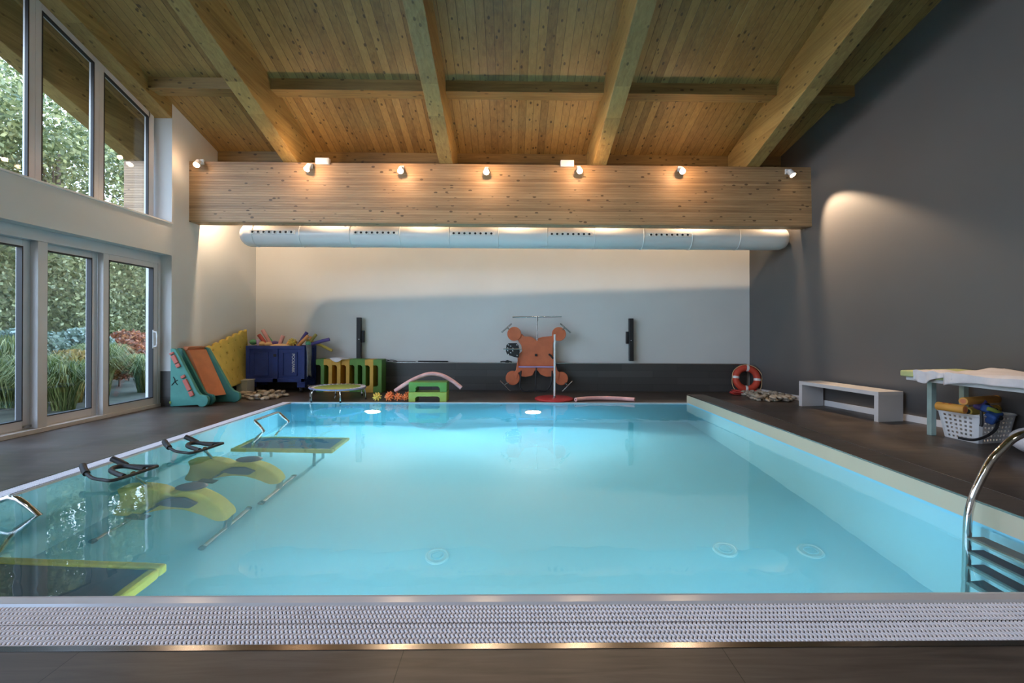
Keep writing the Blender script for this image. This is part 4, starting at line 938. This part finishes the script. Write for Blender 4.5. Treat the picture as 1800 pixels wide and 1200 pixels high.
# ------------------------------------------------------------------ laundry basket with toys
C0 = Vector((5.02, 4.80, 0)); U = Vector((-.03, .37, 0)); V = Vector((.44, .09, 0))
r = thing('laundry_basket', (5.24, 5.03, 0), 'white plastic laundry basket with square holes under the table, full of foam toys', 'basket')
n0 = 10; n1 = 12; hz = .30; rows = 13
def rect(z, cr_=.045):
    k = 1+.22*z/hz; cc = C0+(U+V)/2; Ul, Vl = U*k, V*k; P_ = []
    cs = [cc-Ul/2-Vl/2, cc+Ul/2-Vl/2, cc+Ul/2+Vl/2, cc-Ul/2+Vl/2]
    out = []
    for i in range(4):
        c_, pv, nx = cs[i], cs[i-1], cs[(i+1) % 4]; a_ = c_+(pv-c_).normalized()*cr_; d_ = c_+(nx-c_).normalized()*cr_
        out.append(('c', a_, c_, d_))
    pts = []
    for i in range(4):
        _, a_, c_, d_ = out[i]
        for t in (0, .5, 1): pts.append(((a_*(1-t)+c_*t)*(1-t)+(c_*(1-t)+d_*t)*t, True))
        a2 = out[(i+1) % 4][1]; m_ = 13 if i % 2 == 0 else 17
        for k_ in range(1, m_): pts.append((d_.lerp(a2, k_/m_), False))
    return pts
b = MB(); R_ = [rect(hz*j/rows) for j in range(rows+1)]; n_ = len(R_[0]); vs = [p+Vector((0, 0, hz*j/rows)) for j in range(rows+1) for p, _ in R_[j]]; fs = []
for j in range(rows):
    run = 0
    for i in range(n_):
        corner = R_[j][i][1] and R_[j][(i+1) % n_][1]
        if R_[j][i][1]: run = 0
        else: run += 1
        if not corner and run % 2 == 1 and 0 < j < rows-1 and j % 2 == 1: continue
        a_ = j*n_+i; c_ = j*n_+(i+1) % n_; fs.append((a_, c_, c_+n_, a_+n_))
fs.append(tuple(range(n_)))
b.add(vs, fs, False); b.build('basket_body', 'white_plastic', r, fix=False, solid=.004)
b = MB(); b.tube([p+Vector((0, 0, hz)) for p, _ in rect(hz)], .012, 8, closed=True); b.build('rim', 'white_plastic', r)
def P5(px, pz, y): return Vector(((px-896)/800*y, y, 1.2-(pz-583.5)/800*y))
def ftube(a_, c_, rad, mt, lab, holes=0, nm_='foam_tube'):
    b = MB(); d = (c_-a_).normalized(); b.tube([a_, a_+d*.008, c_-d*.008, c_], [rad*.93, rad, rad, rad*.93], 22); o = b.build(nm_, mt); c0 = a_.copy(); o.data.transform(Matrix.Translation(-c0)); o.location = c0
    tag(o, lab, 'foam toy', 'foam toys in the laundry basket')
    for e_, s2 in ((a_, -1), (c_, 1)):
        b = MB(); b.cyl(e_, e_+d*s2*.002, rad*.6, 16); b.build('opening', 'orange' if mt == 'toy_orange' else 'rubber', o)
    for k in range(holes):
        q = a_.lerp(c_, .22+.22*k)+Vector((-.012, -.02, rad*.93)); b = MB(); b.ball(q, (.018, .015, .006), 12, 6); b.build('notch', 'orange', o)
ftube(P5(1657, 715, 4.98), P5(1708, 722, 4.74), .046, 'toy_orange', 'bright orange foam tube lying on the left rim of the laundry basket', 2)
ftube(P5(1704, 707, 4.80), P5(1765, 703, 5.08), .042, 'toy_orange', 'upper mustard foam tube with open end in the laundry basket')
ftube(P5(1712, 725, 4.95), P5(1775, 720, 5.12), .045, 'yellow', 'lower yellowish foam tube behind the blue toys in the laundry basket')
for i, (px, pz, y, sz, rot, lab) in enumerate(((1735, 713, 4.93, (.07, .10, .12), .5, 'violet-blue foam block in the middle of the laundry basket'), (1750, 722, 4.83, (.16, .09, .08), .3, 'blue foam cuff in the middle of the laundry basket'),
                                         (1758, 735, 4.78, (.19, .10, .11), -.2, 'blue foam float hanging over the front rim of the laundry basket'))):
    c_ = P5(px, pz, y); b = MB(); b.obox((0, 0, 0), sz, (.2*i, rot, .4)); o = b.build('foam_float', 'toy_blue' if i else 'noodle_violet', bevel=.025, segs=3); o.location = c_; tag(o, lab, 'foam toy', 'foam toys in the laundry basket')
    b = MB(); b.cyl(c_+Vector((.02, -sz[1]/2-.012, 0)), c_+Vector((.02, -sz[1]/2+.03, 0)), .026, 16); b.build('opening', 'rubber', o)
b = MB(); b.tube([P5(1748, 720, 4.76), P5(1757, 722, 4.74), P5(1770, 728, 4.78)], .022, 10); o = b.build('foam_strip', 'lime'); tag(o, 'lime green foam strip on top of the blue float in the laundry basket', 'foam toy', 'foam toys in the laundry basket')
b = MB(); b.tube(spline([P5(1737, 725, 4.72), P5(1738, 745, 4.70), P5(1736, 752, 4.70)], 4), .014, 8)
b.tube(spline([P5(1768, 742, 4.76), P5(1762, 758, 4.74), P5(1745, 770, 4.72), P5(1722, 776, 4.72), P5(1695, 772, 4.80)], 5), .014, 8)
o = b.build('belt', 'rubber'); tag(o, 'black belt hanging from the laundry basket down to the floor', 'belt')
# white bucket-like bag at the right edge of the view
r = thing('laundry_bag', (5.14, 4.32, 0), 'rounded white bag on the floor behind the chrome handrail at the right edge', 'bag')
b = MB(); b.ball((5.16, 4.32, .14), (.24, .24, .14), 24, 12); b.build('bag_body', 'cloth_white', r)
b = MB(); b.torus((5.16, 4.32, .27), .07, .02, (0, 0, 1), 24, 8); b.build('drawstring_neck', 'lilac', r)

# ------------------------------------------------------------------ garden outside
b = MB(); b.box(-40, -5.6, -25, 45, -.2, -.12); structure(b.build('ground', 'ground_soil'), 'garden ground outside the windows', 'ground')
def leaves(name, sampler, n_, size, mt, seed, parent=None, upright=False):
    rr = random.Random(seed); vs = []; fs = []
    for i in range(n_):
        c_ = sampler(rr); s2 = size*rr.uniform(.6, 1.4)
        th = rr.uniform(0, 6.283); z = rr.uniform(-1, 1); q = math.sqrt(1-z*z); a_ = Vector((q*math.cos(th), q*math.sin(th), z))
        bb = a_.orthogonal(); bb = Matrix.Rotation(rr.uniform(0, 6.28), 3, a_) @ bb
        k = len(vs); c_ = Vector(c_); vs += [c_-a_*s2, c_+bb*s2*.45, c_+a_*s2, c_-bb*s2*.45]; fs.append((k, k+1, k+2, k+3))
    b = MB(); b.v = [tuple(v) for v in vs]; b.f = fs; b.smooth = [False]*len(fs); return b.build(name, mt, parent, fix=False)
def hedge(x0, x1, y0, y1, h, n_, seed, lab, mt='leaf_hedge'):
    r = thing('hedge', ((x0+x1)/2, (y0+y1)/2, -.12), lab, 'hedge')
    def S(rr):
        x = x1-abs(rr.gauss(0, .22))*1.0; y = rr.uniform(y0, y1); z = rr.uniform(0, h)
        if rr.random() < .15: x = rr.uniform(x0, x1); z = h+rr.uniform(-.1, .15)
        return (x+.15*math.sin(y*2.1+z), y, z+.12*math.sin(y*3))
    leaves('foliage', S, n_, .055, mt, seed, r)
    b = MB(); b.box(x0+.3, x1-.35, y0, y1, -.12, h-.1); b.build('dark_inner_growth', 'leaf_hedge', r)
hedge(-12.2, -11.0, 3, 19, 3.3, 42000, 1, 'tall dense green hedge outside, behind the sliding doors')
def tree(x, y, h, rad, n_, seed, lab, mt='leaf_tree'):
    r = thing('tree', (x, y, -.12), lab, 'tree', 'trees in the garden')
    rr = random.Random(seed); blobs = [(x+rr.uniform(-.7, .7)*rad, y+rr.uniform(-.7, .7)*rad, h+rr.uniform(-.62, .5)*rad, rad*rr.uniform(.3, .55)) for _ in range(12)]
    def S(q):
        bx, by, bz, br_ = q.choice(blobs); th = q.uniform(0, 6.283); z = q.uniform(-1, 1); s2 = math.sqrt(1-z*z); k = br_*q.uniform(.6, 1.05)
        return (bx+s2*math.cos(th)*k, by+s2*math.sin(th)*k, bz+z*k)
    leaves('foliage', S, n_, .075, mt, seed, r)
    b = MB(); b.tube([(x, y, -.12), (x+.1, y, h*.5), (x, y+.1, h)], [.16, .12, .05], 10)
    for bx, by, bz, br_ in blobs[:7]: b.tube([(x, y, h*.55), ((x+bx)/2, (y+by)/2, (h*.55+bz)/2+.2), (bx, by, bz)], [.06, .04, .015], 6)
    b.build('trunk', 'bark', r)
for i, (x, y, h, rad, lab) in enumerate(((-15.5, 11.0, 6.2, 2.8, 'leafy tree outside, seen through the leftmost upper window pane'), (-15, 15.2, 7.0, 3.2, 'leafy tree outside, seen in the middle upper window pane'),
                                    (-14.5, 20.0, 8.0, 3.6, 'leafy tree outside, seen in the upper window nearest the hall corner'), (-19, 14, 8.3, 3.6, 'taller tree farther behind the hedge outside'),
                                    (-19, 23, 10.0, 4.4, 'taller tree farthest away at the right behind the hedge'), (-17, 7.0, 5.2, 3.0, 'leafy tree outside at the far left behind the hedge'))):
    tree(x, y, h, rad, 15000, 30+i, lab)
def grass(x, y, h, n_, seed, lab, mt='leaf_grass', spread=.55, nm_='ornamental_grass', cat='grass clump', wd=.006):
    rr = random.Random(seed); b = MB()
    for k in range(n_):
        a_ = rr.uniform(0, 6.28); q = rr.uniform(.3, 1)*spread; hh = h*rr.uniform(.6, 1.1); bx, by = x+rr.uniform(-.1, .1), y+rr.uniform(-.1, .1)
        p = [Vector((bx, by, -.12)), Vector((bx+.3*q*math.cos(a_), by+.3*q*math.sin(a_), hh*.6)), Vector((bx+.75*q*math.cos(a_), by+.75*q*math.sin(a_), hh*.95)), Vector((bx+1.2*q*math.cos(a_), by+1.2*q*math.sin(a_), hh*rr.uniform(.55, .85)))]
        sd = Vector((-math.sin(a_), math.cos(a_), 0))*wd; vs = []
        for i, v in enumerate(p): k2 = (1, 1.1, .8, .1)[i]; vs += [v-sd*k2, v+sd*k2]
        b.add(vs, [(0, 1, 3, 2), (2, 3, 5, 4), (4, 5, 7, 6)])
    o = b.build(nm_, mt, fix=False); tag(o, lab, cat, 'garden grasses and shrubs')
G = [(-7.2, 7.45, .60, 'green grass clump outside the middle sliding door'), (-8.0, 9.0, .80, 'green grass clump outside, just right of the golden shrub'), (-7.5, 7.3, .7, 'green grass clump outside the leftmost sliding door in view'),
     (-8.3, 7.7, .95, 'taller grass clump outside at the left of the doors'), (-8.4, 9.4, .8, 'green grass clump outside the right sliding door'), (-7.6, 9.6, .6, 'low grass clump outside next to the pillar')]
for i, (x, y, h, lab) in enumerate(G): grass(x, y, h*1.1, 900, 50+i, lab)
grass(-7.75, 8.15, .80, 420, 60, 'golden brown shrub outside the middle sliding door', 'leaf_gold', .35, 'golden_shrub', 'shrub', .02)
for i, (x, y, z, rad, mt, lab) in enumerate(((-9.0, 8.6, .95, .6, 'leaf_grey', 'silvery leafed shrub outside the middle sliding door'), (-9.2, 9.9, .95, .6, 'leaf_grey', 'silvery leafed shrub outside the right sliding door'),
                                   (-9.0, 7.5, .85, .6, 'leaf_grey', 'silvery leafed shrub outside the leftmost sliding door in view'), (-8.9, 10.5, .75, .55, 'leaf_red', 'reddish flowering shrub outside the right sliding door'),
                                   (-9.6, 11.6, .9, .6, 'leaf_red', 'reddish shrub farther back outside the right sliding door'))):
    r = thing('garden_shrub', (x, y, -.12), lab, 'shrub', 'garden grasses and shrubs')
    def S(q, x=x, y=y, z=z, rad=rad):
        th = q.uniform(0, 6.283); u = q.uniform(-1, 1); s2 = math.sqrt(1-u*u); k = rad*q.uniform(.5, 1)**.5; return (x+s2*math.cos(th)*k, y+s2*math.sin(th)*k, max(-.1, z-.25+u*k*.85))
    leaves('foliage', S, 4200, .045, mt, 80+i, r)
    b = MB(); b.tube([(x, y, -.12), (x, y, z)], .02, 6); b.build('stem', 'bark', r)
